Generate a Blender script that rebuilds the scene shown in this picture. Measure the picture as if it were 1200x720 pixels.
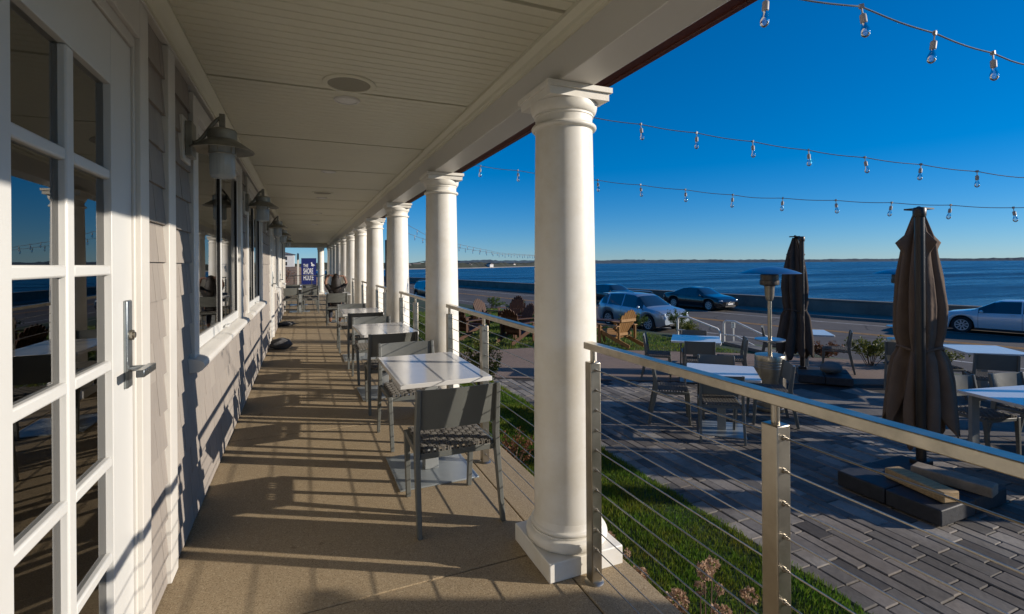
import bpy, math, random
import numpy as np
from mathutils import Vector, Matrix, noise
R = math.radians
PI = math.pi
random.seed(7)
rng = np.random.default_rng(7)
for o in list(bpy.data.objects):
    bpy.data.objects.remove(o, do_unlink=True)
scene = bpy.context.scene
COL = scene.collection

# ------------------------------------------------------------------ camera
cam_d = bpy.data.cameras.new('camera')
cam_d.sensor_width = 36.0
cam_d.lens = 36.0 * 575.0 / 1200.0
cam_d.shift_y = -50.7 / 1200.0
cam_d.clip_start = 0.03
cam_d.clip_end = 60000
cam = bpy.data.objects.new('camera', cam_d)
COL.objects.link(cam)
cam.matrix_world = (Matrix.Translation((0, 0, 1.5)) @ Matrix.Rotation(-R(22.93), 4, 'Z')
                    @ Matrix.Rotation(R(90), 4, 'X') @ Matrix.Rotation(-0.007, 4, 'Z'))
scene.camera = cam

# ------------------------------------------------------------------ sky and sun
SUN_DIR = Vector((1.0, -0.56, 1.146 * math.tan(R(17.4)))).normalized()
world = bpy.data.worlds.new('World')
scene.world = world
world.use_nodes = True
wn = world.node_tree
bg = wn.nodes['Background']
sky = wn.nodes.new('ShaderNodeTexSky')
sky.sky_type = 'NISHITA'
sky.sun_disc = False
sky.sun_elevation = R(17.4)
sky.sun_rotation = math.atan2(SUN_DIR.x, SUN_DIR.y)
sky.altitude = 0
sky.air_density = 0.85
sky.dust_density = 0.0
sky.ozone_density = 7.0
hs = wn.nodes.new('ShaderNodeHueSaturation')
hs.inputs['Saturation'].default_value = 1.38
gm = wn.nodes.new('ShaderNodeGamma')
gm.inputs[1].default_value = 0.75
tn = wn.nodes.new('ShaderNodeMix')
tn.data_type = 'RGBA'
tn.blend_type = 'MULTIPLY'
tn.inputs[0].default_value = 1.0
tn.inputs[7].default_value = (1.03, 1.20, 1.36, 1)
wn.links.new(sky.outputs[0], gm.inputs[0])
wn.links.new(gm.outputs[0], hs.inputs['Color'])
wn.links.new(hs.outputs[0], tn.inputs[6])
wn.links.new(tn.outputs[2], bg.inputs[0])
bg.inputs[1].default_value = 0.125
sun_d = bpy.data.lights.new('sun', 'SUN')
sun_d.energy = 5.0
sun_d.angle = R(0.5)
sun_d.color = (1.0, 0.90, 0.78)
sun = bpy.data.objects.new('sun', sun_d)
COL.objects.link(sun)
sun.rotation_euler = SUN_DIR.to_track_quat('Z', 'Y').to_euler()
scene.view_settings.view_transform = 'Standard'
scene.view_settings.look = 'None'
scene.view_settings.gamma = 1
scene.view_settings.exposure = 0.08
scene.render.engine = 'CYCLES'
scene.cycles.max_bounces = 8
scene.cycles.diffuse_bounces = 2
scene.cycles.transparent_max_bounces = 12
scene.render.resolution_x = 1024
scene.render.resolution_y = 614

# ------------------------------------------------------------------ helpers
def link(o, parent=None):
    COL.objects.link(o)
    if parent is not None:
        o.parent = parent
    return o

def tag(o, label=None, cat=None, group=None, kind=None):
    if label: o['label'] = label
    if cat: o['category'] = cat
    if group: o['group'] = group
    if kind: o['kind'] = kind
    return o

def thing(name, label, cat, loc=(0, 0, 0), rz=0.0, group=None, scale=1.0):
    o = bpy.data.objects.new(name, None)
    o.empty_display_size = 0.2
    link(o)
    o.location = loc
    o.rotation_euler = (0, 0, rz)
    o.scale = (scale,) * 3
    return tag(o, label, cat, group)

def kids(o):
    return [c for c in bpy.data.objects if c.parent == o]

def dup(root, loc, rz=0.0, label=None, group=None, scale=None):
    def cp(o, parent):
        c = o.copy()
        COL.objects.link(c)
        c.parent = parent
        return c
    r = cp(root, None)
    r.location = loc
    r.rotation_euler = (0, 0, rz)
    if scale: r.scale = (scale,) * 3
    if label: r['label'] = label
    if group: r['group'] = group
    for ch in kids(root):
        c = cp(ch, r)
        for g in kids(ch):
            cp(g, c)
    return r

class MB:
    def __init__(s):
        s.v = []; s.f = []
    def add(s, vs, fs, M=None):
        n = len(s.v)
        if M is not None:
            vs = [tuple(M @ Vector(p)) for p in vs]
        s.v.extend(vs)
        s.f.extend([tuple(i + n for i in f) for f in fs])
        return s
    def box(s, x0, x1, y0, y1, z0, z1, M=None):
        vs = [(x0, y0, z0), (x1, y0, z0), (x1, y1, z0), (x0, y1, z0), (x0, y0, z1), (x1, y0, z1), (x1, y1, z1), (x0, y1, z1)]
        return s.add(vs, [(0, 3, 2, 1), (4, 5, 6, 7), (0, 1, 5, 4), (1, 2, 6, 5), (2, 3, 7, 6), (3, 0, 4, 7)], M)
    def bar(s, a, b, w, h, up=(0, 0, 1), w2=None, h2=None):
        a = Vector(a); b = Vector(b); d = (b - a).normalized(); u = Vector(up)
        x = d.cross(u)
        if x.length < 1e-4: x = d.cross(Vector((0, 1, 0)))
        x.normalize(); y = x.cross(d).normalized()
        w2 = w if w2 is None else w2; h2 = h if h2 is None else h2
        vs = []
        for p, ww, hh in ((a, w, h), (b, w2, h2)):
            for sx, sy in ((-1, -1), (1, -1), (1, 1), (-1, 1)):
                vs.append(tuple(p + x * sx * ww / 2 + y * sy * hh / 2))
        return s.add(vs, [(0, 3, 2, 1), (4, 5, 6, 7), (0, 1, 5, 4), (1, 2, 6, 5), (2, 3, 7, 6), (3, 0, 4, 7)])
    def tube(s, path, r, n=8, caps=True):
        P = [Vector(p) for p in path]
        rr = r if isinstance(r, (list, tuple)) else [r] * len(P)
        t0 = (P[1] - P[0]).normalized()
        a = t0.cross(Vector((0, 0, 1)))
        if a.length < 1e-3: a = t0.cross(Vector((1, 0, 0)))
        a.normalize()
        vs = []
        for i, p in enumerate(P):
            t = (P[min(i + 1, len(P) - 1)] - P[max(i - 1, 0)]).normalized()
            a = (a - t * a.dot(t))
            if a.length < 1e-6: a = t.orthogonal()
            a.normalize()
            b = t.cross(a)
            for k in range(n):
                q = 2 * PI * k / n
                vs.append(tuple(p + (a * math.cos(q) + b * math.sin(q)) * rr[i]))
        fs = []
        for i in range(len(P) - 1):
            for k in range(n):
                k2 = (k + 1) % n
                fs.append((i * n + k, i * n + k2, (i + 1) * n + k2, (i + 1) * n + k))
        if caps:
            fs.append(tuple(range(n - 1, -1, -1)))
            fs.append(tuple((len(P) - 1) * n + k for k in range(n)))
        return s.add(vs, fs)
    def lathe(s, prof, n=32, c=(0, 0), M=None):
        vs = []; fs = []
        for r, z in prof:
            for k in range(n):
                q = 2 * PI * k / n
                vs.append((c[0] + r * math.cos(q), c[1] + r * math.sin(q), z))
        for i in range(len(prof) - 1):
            for k in range(n):
                k2 = (k + 1) % n
                fs.append((i * n + k, i * n + k2, (i + 1) * n + k2, (i + 1) * n + k))
        if prof[0][0] > 1e-4: fs.append(tuple(range(n - 1, -1, -1)))
        if prof[-1][0] > 1e-4: fs.append(tuple((len(prof) - 1) * n + k for k in range(n)))
        return s.add(vs, fs, M)
    def prism(s, poly, z0, z1, M=None):
        n = len(poly)
        vs = [(x, y, z0) for x, y in poly] + [(x, y, z1) for x, y in poly]
        fs = [tuple(range(n - 1, -1, -1)), tuple(range(n, 2 * n))]
        for i in range(n):
            j = (i + 1) % n
            fs.append((i, j, n + j, n + i))
        return s.add(vs, fs, M)
    def blob(s, c, r, seed=0, amp=0.2, nu=12, nv=8, sq=(1, 1, 1)):
        vs = []; fs = []
        for j in range(nv + 1):
            th = PI * j / nv
            for i in range(nu):
                ph = 2 * PI * i / nu
                d = Vector((math.sin(th) * math.cos(ph), math.sin(th) * math.sin(ph), math.cos(th)))
                q = r * (1 + amp * noise.noise(d * 1.7 + Vector((seed * 3.1, seed, 0))))
                vs.append((c[0] + d.x * q * sq[0], c[1] + d.y * q * sq[1], c[2] + d.z * q * sq[2]))
        for j in range(nv):
            for i in range(nu):
                i2 = (i + 1) % nu
                fs.append((j * nu + i, (j + 1) * nu + i, (j + 1) * nu + i2, j * nu + i2))
        return s.add(vs, fs)
    def build(s, name, mat, parent=None, smooth=0, bevel=0.0, label=None, loc=None, segs=2):
        me = bpy.data.meshes.new(name)
        me.from_pydata(s.v, [], s.f)
        me.validate()
        me.materials.append(mat)
        if smooth:
            me.shade_smooth()
            me.set_sharp_from_angle(angle=R(smooth))
        o = bpy.data.objects.new(name, me)
        link(o, parent)
        if loc: o.location = loc
        if bevel > 0:
            b = o.modifiers.new('bevel', 'BEVEL')
            b.width = bevel; b.segments = segs; b.limit_method = 'ANGLE'; b.angle_limit = R(50)
            b.harden_normals = False
            if not smooth:
                me.shade_smooth(); me.set_sharp_from_angle(angle=R(30))
        if label: o['label'] = label
        return o

# ------------------------------------------------------------------ materials
def nt(name):
    m = bpy.data.materials.new(name)
    m.use_nodes = True
    return m, m.node_tree, m.node_tree.nodes['Principled BSDF']

def N(t, kind, **kw):
    n = t.nodes.new(kind)
    for k, v in kw.items():
        if k in n.inputs: n.inputs[k].default_value = v
        else: setattr(n, k, v)
    return n

def ramp(t, src, stops):
    r = t.nodes.new('ShaderNodeValToRGB')
    els = r.color_ramp.elements
    while len(els) > 1: els.remove(els[-1])
    els[0].position = stops[0][0]; els[0].color = (*stops[0][1], 1)
    for p, c in stops[1:]:
        e = els.new(p); e.color = (*c, 1)
    t.links.new(src, r.inputs[0])
    return r

def coords(t):
    return t.nodes.new('ShaderNodeTexCoord').outputs['Object']

def geo_pos(t):
    return t.nodes.new('ShaderNodeNewGeometry').outputs['Position']

def mat(name, col, rough=0.5, metal=0.0, var=0.12, scale=6.0, bump=0.0, bscale=None, spec=0.5, coat=0.0, world_space=False, detail=6.0, stretch=None):
    """paint-like base with uneven tone (noise) and optional fine bump"""
    m, t, b = nt(name)
    src = geo_pos(t) if world_space else coords(t)
    if stretch:
        mp = N(t, 'ShaderNodeMapping'); mp.inputs['Scale'].default_value = stretch
        t.links.new(src, mp.inputs[0]); src = mp.outputs[0]
    n = N(t, 'ShaderNodeTexNoise', Scale=scale, Detail=detail, Roughness=0.6)
    t.links.new(src, n.inputs['Vector'])
    c0 = tuple(max(0, x * (1 - var)) for x in col); c1 = tuple(min(1, x * (1 + var)) for x in col)
    r = ramp(t, n.outputs[0], [(0.3, c0), (0.7, c1)])
    t.links.new(r.outputs[0], b.inputs['Base Color'])
    mr = N(t, 'ShaderNodeMapRange'); mr.inputs['To Min'].default_value = max(0.02, rough - 0.08); mr.inputs['To Max'].default_value = min(1, rough + 0.1)
    t.links.new(n.outputs[0], mr.inputs[0]); t.links.new(mr.outputs[0], b.inputs['Roughness'])
    b.inputs['Metallic'].default_value = metal
    b.inputs['Specular IOR Level'].default_value = spec
    b.inputs['Coat Weight'].default_value = coat
    b.inputs['Coat Roughness'].default_value = 0.03
    if bump:
        n2 = N(t, 'ShaderNodeTexNoise', Scale=bscale or scale * 8, Detail=4.0)
        t.links.new(src, n2.inputs['Vector'])
        bp = N(t, 'ShaderNodeBump', Strength=1.0, Distance=bump)
        t.links.new(n2.outputs[0], bp.inputs['Height'])
        t.links.new(bp.outputs[0], b.inputs['Normal'])
    return m

def island_mat(name, cols, rough=0.8, bump=0.0, bscale=60, grain=0.15, gscale=25, stretch=None, spec=0.3, translucent=0.0):
    """per-piece tone (each shingle, paver or leaf differs) times a grain noise"""
    m, t, b = nt(name)
    g = t.nodes.new('ShaderNodeNewGeometry')
    stops = [(i / max(1, len(cols) - 1), c) for i, c in enumerate(cols)]
    r = ramp(t, g.outputs['Random Per Island'], stops)
    src = coords(t)
    if stretch:
        mp = N(t, 'ShaderNodeMapping'); mp.inputs['Scale'].default_value = stretch
        t.links.new(src, mp.inputs[0]); src = mp.outputs[0]
    n = N(t, 'ShaderNodeTexNoise', Scale=gscale, Detail=5.0, Roughness=0.65)
    t.links.new(src, n.inputs['Vector'])
    r2 = ramp(t, n.outputs[0], [(0.3, (1 - grain,) * 3), (0.7, (1 + grain,) * 3)])
    r2.color_ramp.elements[1].color = (1, 1, 1, 1)
    mx = N(t, 'ShaderNodeMix', data_type='RGBA', blend_type='MULTIPLY')
    mx.inputs[0].default_value = 1.0
    t.links.new(r.outputs[0], mx.inputs[6]); t.links.new(r2.outputs[0], mx.inputs[7])
    t.links.new(mx.outputs[2], b.inputs['Base Color'])
    b.inputs['Roughness'].default_value = rough
    b.inputs['Specular IOR Level'].default_value = spec
    if bump:
        n2 = N(t, 'ShaderNodeTexNoise', Scale=bscale, Detail=4.0)
        t.links.new(src, n2.inputs['Vector'])
        bp = N(t, 'ShaderNodeBump', Strength=1.0, Distance=bump)
        t.links.new(n2.outputs[0], bp.inputs['Height']); t.links.new(bp.outputs[0], b.inputs['Normal'])
    if translucent:
        tr = N(t, 'ShaderNodeBsdfTranslucent'); t.links.new(mx.outputs[2], tr.inputs[0])
        ms = N(t, 'ShaderNodeMixShader'); ms.inputs[0].default_value = translucent
        out = t.nodes['Material Output']
        t.links.new(b.outputs[0], ms.inputs[1]); t.links.new(tr.outputs[0], ms.inputs[2]); t.links.new(ms.outputs[0], out.inputs[0])
    return m

def glass_mat(name, tint=(0.75, 0.85, 0.8), ior=1.75, rough=0.01, wob=0.0):
    m, t, b = nt(name)
    out = t.nodes['Material Output']
    t.nodes.remove(b)
    tr = N(t, 'ShaderNodeBsdfTransparent'); tr.inputs[0].default_value = (*tint, 1)
    gl = N(t, 'ShaderNodeBsdfGlossy'); gl.inputs['Roughness'].default_value = rough
    fr = N(t, 'ShaderNodeFresnel', IOR=ior)
    ms = N(t, 'ShaderNodeMixShader')
    t.links.new(fr.outputs[0], ms.inputs[0]); t.links.new(tr.outputs[0], ms.inputs[1]); t.links.new(gl.outputs[0], ms.inputs[2])
    t.links.new(ms.outputs[0], out.inputs[0])
    if wob:
        n = N(t, 'ShaderNodeTexNoise', Scale=1.5); t.links.new(coords(t), n.inputs['Vector'])
        bp = N(t, 'ShaderNodeBump', Strength=1.0, Distance=wob); t.links.new(n.outputs[0], bp.inputs['Height'])
        t.links.new(bp.outputs[0], gl.inputs['Normal'])
    return m

white = mat('white_paint', (0.68, 0.655, 0.60), 0.42, var=0.035, scale=2.2, bump=0.0004, bscale=40)
col_white = mat('column_paint', (0.84, 0.81, 0.73), 0.45, var=0.03, scale=3, bump=0.0003, bscale=30)
ceil_white = mat('ceiling_paint', (0.70, 0.67, 0.52), 0.5, var=0.04, scale=1.5)
door_white = mat('door_paint', (0.67, 0.67, 0.64), 0.35, var=0.02, scale=3)
red_trim = mat('red_brown_trim', (0.075, 0.018, 0.011), 0.5, var=0.2, scale=8)
roof_m = mat('roof_shingle', (0.12, 0.115, 0.11), 0.9, var=0.3, scale=20, bump=0.004)
shingle_m = island_mat('cedar_shingle_paint', [(0.32, 0.285, 0.25), (0.36, 0.32, 0.28), (0.33, 0.295, 0.26), (0.38, 0.34, 0.295)], 0.8, bump=0.0012, bscale=14, grain=0.12, gscale=9, stretch=(1, 6, 1))
steel = mat('brushed_stainless', (0.42, 0.38, 0.31), 0.34, 1.0, var=0.14, scale=9, bump=0.0003, bscale=120, stretch=(1, 1, 1))
steel_rail = mat('weathered_stainless_rail', (0.46, 0.42, 0.34), 0.32, 1.0, var=0.22, scale=14, bump=0.0004, bscale=90)
cable_m = mat('steel_cable', (0.45, 0.42, 0.37), 0.35, 1.0, var=0.1, scale=50)
alu = mat('chair_aluminium_paint', (0.125, 0.13, 0.118), 0.42, 0.0, var=0.05, scale=12, spec=0.6)
alu_light = mat('grey_powder_coat', (0.26, 0.27, 0.26), 0.4, 0.0, var=0.05, scale=12, spec=0.6)
base_steel = mat('satin_grey_plate', (0.33, 0.36, 0.36), 0.32, 0.35, var=0.08, scale=9)
top_m = mat('table_laminate', (0.66, 0.65, 0.62), 0.16, var=0.03, scale=4, spec=0.6)
rope_m = island_mat('woven_rope', [(0.15, 0.14, 0.12), (0.22, 0.205, 0.18), (0.19, 0.175, 0.15)], 0.85, bump=0.0015, bscale=160, grain=0.3, gscale=90)
iron = mat('galvanised_lamp', (0.30, 0.29, 0.25), 0.38, 0.45, var=0.25, scale=12, bump=0.0006, bscale=60)
dome_m = mat('polished_dome', (0.45, 0.46, 0.48), 0.30, 1.0, var=0.05, scale=6)
jar_m, _t, _b = nt('ribbed_jar_glass')
_b.inputs['Base Color'].default_value = (0.62, 0.66, 0.66, 1)
_b.inputs['Roughness'].default_value = 0.15
_tr = N(_t, 'ShaderNodeBsdfTransparent'); _tr.inputs[0].default_value = (0.85, 0.88, 0.88, 1)
_ms = N(_t, 'ShaderNodeMixShader'); _ms.inputs[0].default_value = 0.5
_t.links.new(_tr.outputs[0], _ms.inputs[1]); _t.links.new(_b.outputs[0], _ms.inputs[2]); _t.links.new(_ms.outputs[0], _t.nodes['Material Output'].inputs[0])
bulb_m = glass_mat('clear_bulb_glass', (0.85, 0.88, 0.9), 1.9, 0.03)
pane_m = glass_mat('window_glass', (0.62, 0.76, 0.70), 3.2, 0.003)
fabric = mat('taupe_canopy_fabric', (0.15, 0.108, 0.08), 0.9, var=0.12, scale=5, bump=0.012, bscale=9, spec=0.15)
fabric_dark = mat('brown_canopy_fabric', (0.075, 0.06, 0.05), 0.9, var=0.15, scale=5, bump=0.003, bscale=14, spec=0.15)
pole_m = mat('bronze_pole', (0.045, 0.04, 0.037), 0.35, 0.6, var=0.1)
black_slab = mat('black_ballast', (0.03, 0.031, 0.034), 0.6, var=0.35, scale=14, bump=0.002, bscale=60)
timber = mat('cut_timber', (0.40, 0.27, 0.13), 0.85, var=0.3, scale=7, bump=0.002, bscale=30, stretch=(1, 8, 6))
timber2 = mat('grey_stone', (0.24, 0.20, 0.15), 0.85, var=0.3, scale=9, bump=0.002, bscale=30)
teak = island_mat('stained_wood', [(0.26, 0.13, 0.05), (0.38, 0.21, 0.08), (0.30, 0.16, 0.06)], 0.6, bump=0.001, bscale=40, grain=0.3, gscale=12, stretch=(6, 1, 1))
teak_dark = island_mat('dark_stained_wood', [(0.05, 0.02, 0.010), (0.085, 0.036, 0.016), (0.065, 0.026, 0.012)], 0.6, bump=0.001, bscale=40, grain=0.3, gscale=12)
mulch = mat('bark_mulch', (0.035, 0.022, 0.014), 0.95, var=0.6, scale=40, bump=0.02, bscale=60, world_space=True)
leaf_g = island_mat('green_leaves', [(0.035, 0.075, 0.015), (0.075, 0.13, 0.02), (0.05, 0.10, 0.02), (0.12, 0.15, 0.03)], 0.55, translucent=0.3, gscale=3)
leaf_y = island_mat('yellow_green_leaves', [(0.10, 0.13, 0.02), (0.16, 0.17, 0.03), (0.08, 0.10, 0.02)], 0.55, translucent=0.3, gscale=3)
leaf_r = island_mat('russet_leaves', [(0.13, 0.04, 0.02), (0.20, 0.08, 0.03), (0.10, 0.06, 0.025)], 0.6, translucent=0.25, gscale=3)
petal_m = island_mat('dried_petals', [(0.34, 0.20, 0.12), (0.55, 0.38, 0.25), (0.42, 0.26, 0.16), (0.62, 0.46, 0.33)], 0.8, translucent=0.25, gscale=30)
stem_m = mat('twig', (0.10, 0.06, 0.035), 0.9)
grass_m = island_mat('grass_blades', [(0.055, 0.15, 0.012), (0.13, 0.25, 0.022), (0.09, 0.19, 0.016), (0.19, 0.28, 0.035)], 0.5, translucent=0.35, gscale=2)
rubber = mat('tyre_rubber', (0.02, 0.02, 0.02), 0.8)
dark_in = mat('dark_trim', (0.012, 0.012, 0.013), 0.6)
rim_m = mat('alloy_rim', (0.55, 0.55, 0.55), 0.35, 0.4, var=0.05)
chrome = mat('bright_chrome', (0.7, 0.7, 0.7), 0.12, 1.0, var=0.03)
car_glass = mat('car_glass', (0.012, 0.018, 0.022), 0.04, 0.0, var=0.05, spec=0.9, coat=1.0)
lens_m = mat('lamp_lens', (0.65, 0.68, 0.7), 0.12, 0.3, var=0.1, scale=30, coat=1.0)
red_lens = mat('red_lens', (0.30, 0.01, 0.01), 0.15, coat=1.0)
plastic_w = mat('socket_grey', (0.32, 0.30, 0.27), 0.5)
grille_m = mat('speaker_grille', (0.33, 0.31, 0.24), 0.8, var=0.15, scale=300, bump=0.001, bscale=400)

def add_patches(m, scale, tint):
    t = m.node_tree
    b = t.nodes['Principled BSDF']
    lk = b.inputs['Base Color'].links[0]; src = lk.from_socket
    n = N(t, 'ShaderNodeTexNoise', Scale=scale, Detail=5.0, Roughness=0.7)
    t.links.new(geo_pos(t), n.inputs['Vector'])
    r = ramp(t, n.outputs[0], [(0.42, (1, 1, 1)), (0.62, tint)])
    mx = N(t, 'ShaderNodeMix', data_type='RGBA', blend_type='MULTIPLY'); mx.inputs[0].default_value = 1.0
    t.links.new(src, mx.inputs[6]); t.links.new(r.outputs[0], mx.inputs[7])
    t.links.new(mx.outputs[2], b.inputs['Base Color'])
    for l in list(t.links):
        if l.from_socket == src and l.to_node.type == 'BSDF_TRANSLUCENT': t.links.new(mx.outputs[2], l.to_socket)
add_patches(grass_m, 1.6, (1.5, 0.85, 0.9))
add_patches(col_white, 5.0, (0.93, 0.91, 0.87))

def paver_material():
    return island_mat('paving_stone', [(0.12, 0.112, 0.10), (0.31, 0.275, 0.235), (0.15, 0.14, 0.125), (0.37, 0.335, 0.285), (0.19, 0.175, 0.155), (0.36, 0.32, 0.27), (0.11, 0.10, 0.09), (0.26, 0.235, 0.205)], 0.8, bump=0.0025, bscale=35, grain=0.22, gscale=22)

def aggregate(name, base, speck, dark, world=True):
    m, t, b = nt(name)
    src = geo_pos(t)
    n1 = N(t, 'ShaderNodeTexNoise', Scale=1.1, Detail=7.0, Roughness=0.65); t.links.new(src, n1.inputs['Vector'])
    v = N(t, 'ShaderNodeTexVoronoi', Scale=210.0); t.links.new(src, v.inputs['Vector'])
    n2 = N(t, 'ShaderNodeTexNoise', Scale=150.0, Detail=3.0, Roughness=0.8); t.links.new(src, n2.inputs['Vector'])
    r1 = ramp(t, n1.outputs[0], [(0.25, tuple(x * 0.62 for x in base)), (0.5, base), (0.8, tuple(x * 1.2 for x in base))])
    sep = N(t, 'ShaderNodeSeparateColor'); t.links.new(v.outputs['Color'], sep.inputs[0])
    r2 = ramp(t, sep.outputs[0], [(0.0, dark), (0.28, base), (0.72, base), (1.0, speck)])
    mx = N(t, 'ShaderNodeMix', data_type='RGBA', blend_type='MIX'); mx.inputs[0].default_value = 0.5
    t.links.new(r1.outputs[0], mx.inputs[6]); t.links.new(r2.outputs[0], mx.inputs[7])
    r3 = ramp(t, n2.outputs[0], [(0.30, (0.45, 0.43, 0.40)), (0.6, (1, 1, 1))])
    m2 = N(t, 'ShaderNodeMix', data_type='RGBA', blend_type='MULTIPLY'); m2.inputs[0].default_value = 0.8
    t.links.new(mx.outputs[2], m2.inputs[6]); t.links.new(r3.outputs[0], m2.inputs[7])
    # scattered small stains
    n4 = N(t, 'ShaderNodeTexNoise', Scale=5.5, Detail=2.0); t.links.new(src, n4.inputs['Vector'])
    r4 = ramp(t, n4.outputs[0], [(0.70, (1, 1, 1)), (0.76, (0.62, 0.58, 0.54))])
    m3 = N(t, 'ShaderNodeMix', data_type='RGBA', blend_type='MULTIPLY'); m3.inputs[0].default_value = 1.0
    t.links.new(m2.outputs[2], m3.inputs[6]); t.links.new(r4.outputs[0], m3.inputs[7])
    t.links.new(m3.outputs[2], b.inputs['Base Color'])
    b.inputs['Roughness'].default_value = 0.85
    b.inputs['Specular IOR Level'].default_value = 0.25
    bp = N(t, 'ShaderNodeBump', Strength=0.8, Distance=0.0022)
    t.links.new(n2.outputs[0], bp.inputs['Height']); t.links.new(bp.outputs[0], b.inputs['Normal'])
    return m

floor_m = aggregate('exposed_aggregate', (0.41, 0.315, 0.195), (0.64, 0.54, 0.37), (0.16, 0.115, 0.065))
path_m = aggregate('pink_aggregate', (0.27, 0.20, 0.155), (0.42, 0.33, 0.27), (0.14, 0.10, 0.08))
conc_m = aggregate('grey_concrete', (0.22, 0.21, 0.19), (0.33, 0.31, 0.28), (0.12, 0.11, 0.10))

def road_material():
    m, t, b = nt('asphalt')
    src = geo_pos(t)
    n1 = N(t, 'ShaderNodeTexNoise', Scale=0.35, Detail=8.0, Roughness=0.7); t.links.new(src, n1.inputs['Vector'])
    n2 = N(t, 'ShaderNodeTexNoise', Scale=60.0, Detail=3.0); t.links.new(src, n2.inputs['Vector'])
    r1 = ramp(t, n1.outputs[0], [(0.3, (0.060, 0.052, 0.046)), (0.55, (0.095, 0.082, 0.070)), (0.75, (0.12, 0.105, 0.088))])
    v = N(t, 'ShaderNodeTexVoronoi', Scale=0.35, feature='DISTANCE_TO_EDGE')
    nv = N(t, 'ShaderNodeTexNoise', Scale=0.8, Detail=4.0); t.links.new(src, nv.inputs['Vector'])
    mv = N(t, 'ShaderNodeMix', data_type='RGBA'); mv.inputs[0].default_value = 0.35
    t.links.new(src, mv.inputs[6]); t.links.new(nv.outputs[1], mv.inputs[7])
    t.links.new(mv.outputs[2], v.inputs['Vector'])
    rc = ramp(t, v.outputs['Distance'], [(0.004, (0.3, 0.3, 0.3)), (0.012, (1, 1, 1))])
    mx = N(t, 'ShaderNodeMix', data_type='RGBA', blend_type='MULTIPLY'); mx.inputs[0].default_value = 1
    t.links.new(r1.outputs[0], mx.inputs[6]); t.links.new(rc.outputs[0], mx.inputs[7])
    t.links.new(mx.outputs[2], b.inputs['Base Color'])
    b.inputs['Roughness'].default_value = 0.85
    bp = N(t, 'ShaderNodeBump', Strength=0.6, Distance=0.01); t.links.new(n2.outputs[0], bp.inputs['Height']); t.links.new(bp.outputs[0], b.inputs['Normal'])
    return m

def water_material():
    m, t, b = nt('sea_water')
    src = geo_pos(t)
    mp = N(t, 'ShaderNodeMapping'); mp.inputs['Rotation'].default_value = (0, 0, R(35)); mp.inputs['Scale'].default_value = (1, 0.35, 1)
    t.links.new(src, mp.inputs[0])
    n1 = N(t, 'ShaderNodeTexNoise', Scale=0.9, Detail=7.0, Roughness=0.62); t.links.new(mp.outputs[0], n1.inputs['Vector'])
    n2 = N(t, 'ShaderNodeTexNoise', Scale=0.05, Detail=9.0, Roughness=0.72)
    mp2 = N(t, 'ShaderNodeMapping'); mp2.inputs['Rotation'].default_value = (0, 0, R(22)); mp2.inputs['Scale'].default_value = (0.16, 1.0, 1)
    t.links.new(src, mp2.inputs[0]); t.links.new(mp2.outputs[0], n2.inputs['Vector'])
    r = ramp(t, n2.outputs[0], [(0.36, (0.0, 0.022, 0.065)), (0.5, (0.0, 0.055, 0.14)), (0.64, (0.002, 0.115, 0.25))])
    rr_ = ramp(t, n2.outputs[0], [(0.36, (0.42,) * 3), (0.64, (0.16,) * 3)])
    t.links.new(rr_.outputs[0], b.inputs['Roughness'])
    t.links.new(r.outputs[0], b.inputs['Base Color'])
    b.inputs['IOR'].default_value = 1.33
    bp = N(t, 'ShaderNodeBump', Strength=1.0, Distance=1.3); t.links.new(n1.outputs[0], bp.inputs['Height']); t.links.new(bp.outputs[0], b.inputs['Normal'])
    return m

def ground_material():
    m, t, b = nt('earth_and_turf')
    src = geo_pos(t)
    n1 = N(t, 'ShaderNodeTexNoise', Scale=0.8, Detail=8.0, Roughness=0.7); t.links.new(src, n1.inputs['Vector'])
    r = ramp(t, n1.outputs[0], [(0.35, (0.035, 0.028, 0.018)), (0.5, (0.04, 0.055, 0.018)), (0.7, (0.05, 0.08, 0.02))])
    t.links.new(r.outputs[0], b.inputs['Base Color'])
    b.inputs['Roughness'].default_value = 0.95
    return m

# ------------------------------------------------------------------ coast geometry
WALL = [(-60, 46.0), (-20, 36.0), (0, 31.0), (10.7, 28.3), (18.2, 26.2), (35, 23.4), (53, 20.2), (70, 17.2), (95, 12.0), (140, 2.0), (220, -20.0), (330, -60.0)]
def wx(y, off=0.0):
    ys = [w[0] for w in WALL]; xs = [w[1] for w in WALL]
    return float(np.interp(y, ys, xs)) - off
ZR = -1.6
ZP = -0.65
YS = list(np.concatenate([np.arange(-60, 60, 2.5), np.arange(60, 331, 10)]))
def ribbon(name, off0, off1, z, m, kind='structure', thick=0.0):
    b = MB()
    for i in range(len(YS) - 1):
        y0, y1 = YS[i], YS[i + 1]
        b.add([(wx(y0, off0), y0, z), (wx(y0, off1), y0, z), (wx(y1, off1), y1, z), (wx(y1, off0), y1, z)], [(0, 3, 2, 1)])
    o = b.build(name, m)
    tag(o, kind=kind)
    return o

# sea to the horizon
sea = MB(); sea.add([(-3000, -30000, -4), (40000, -30000, -4), (40000, 40000, -4), (-3000, 40000, -4)], [(0, 1, 2, 3)])
tag(sea.build('sea', water_material()), kind='structure')

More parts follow.
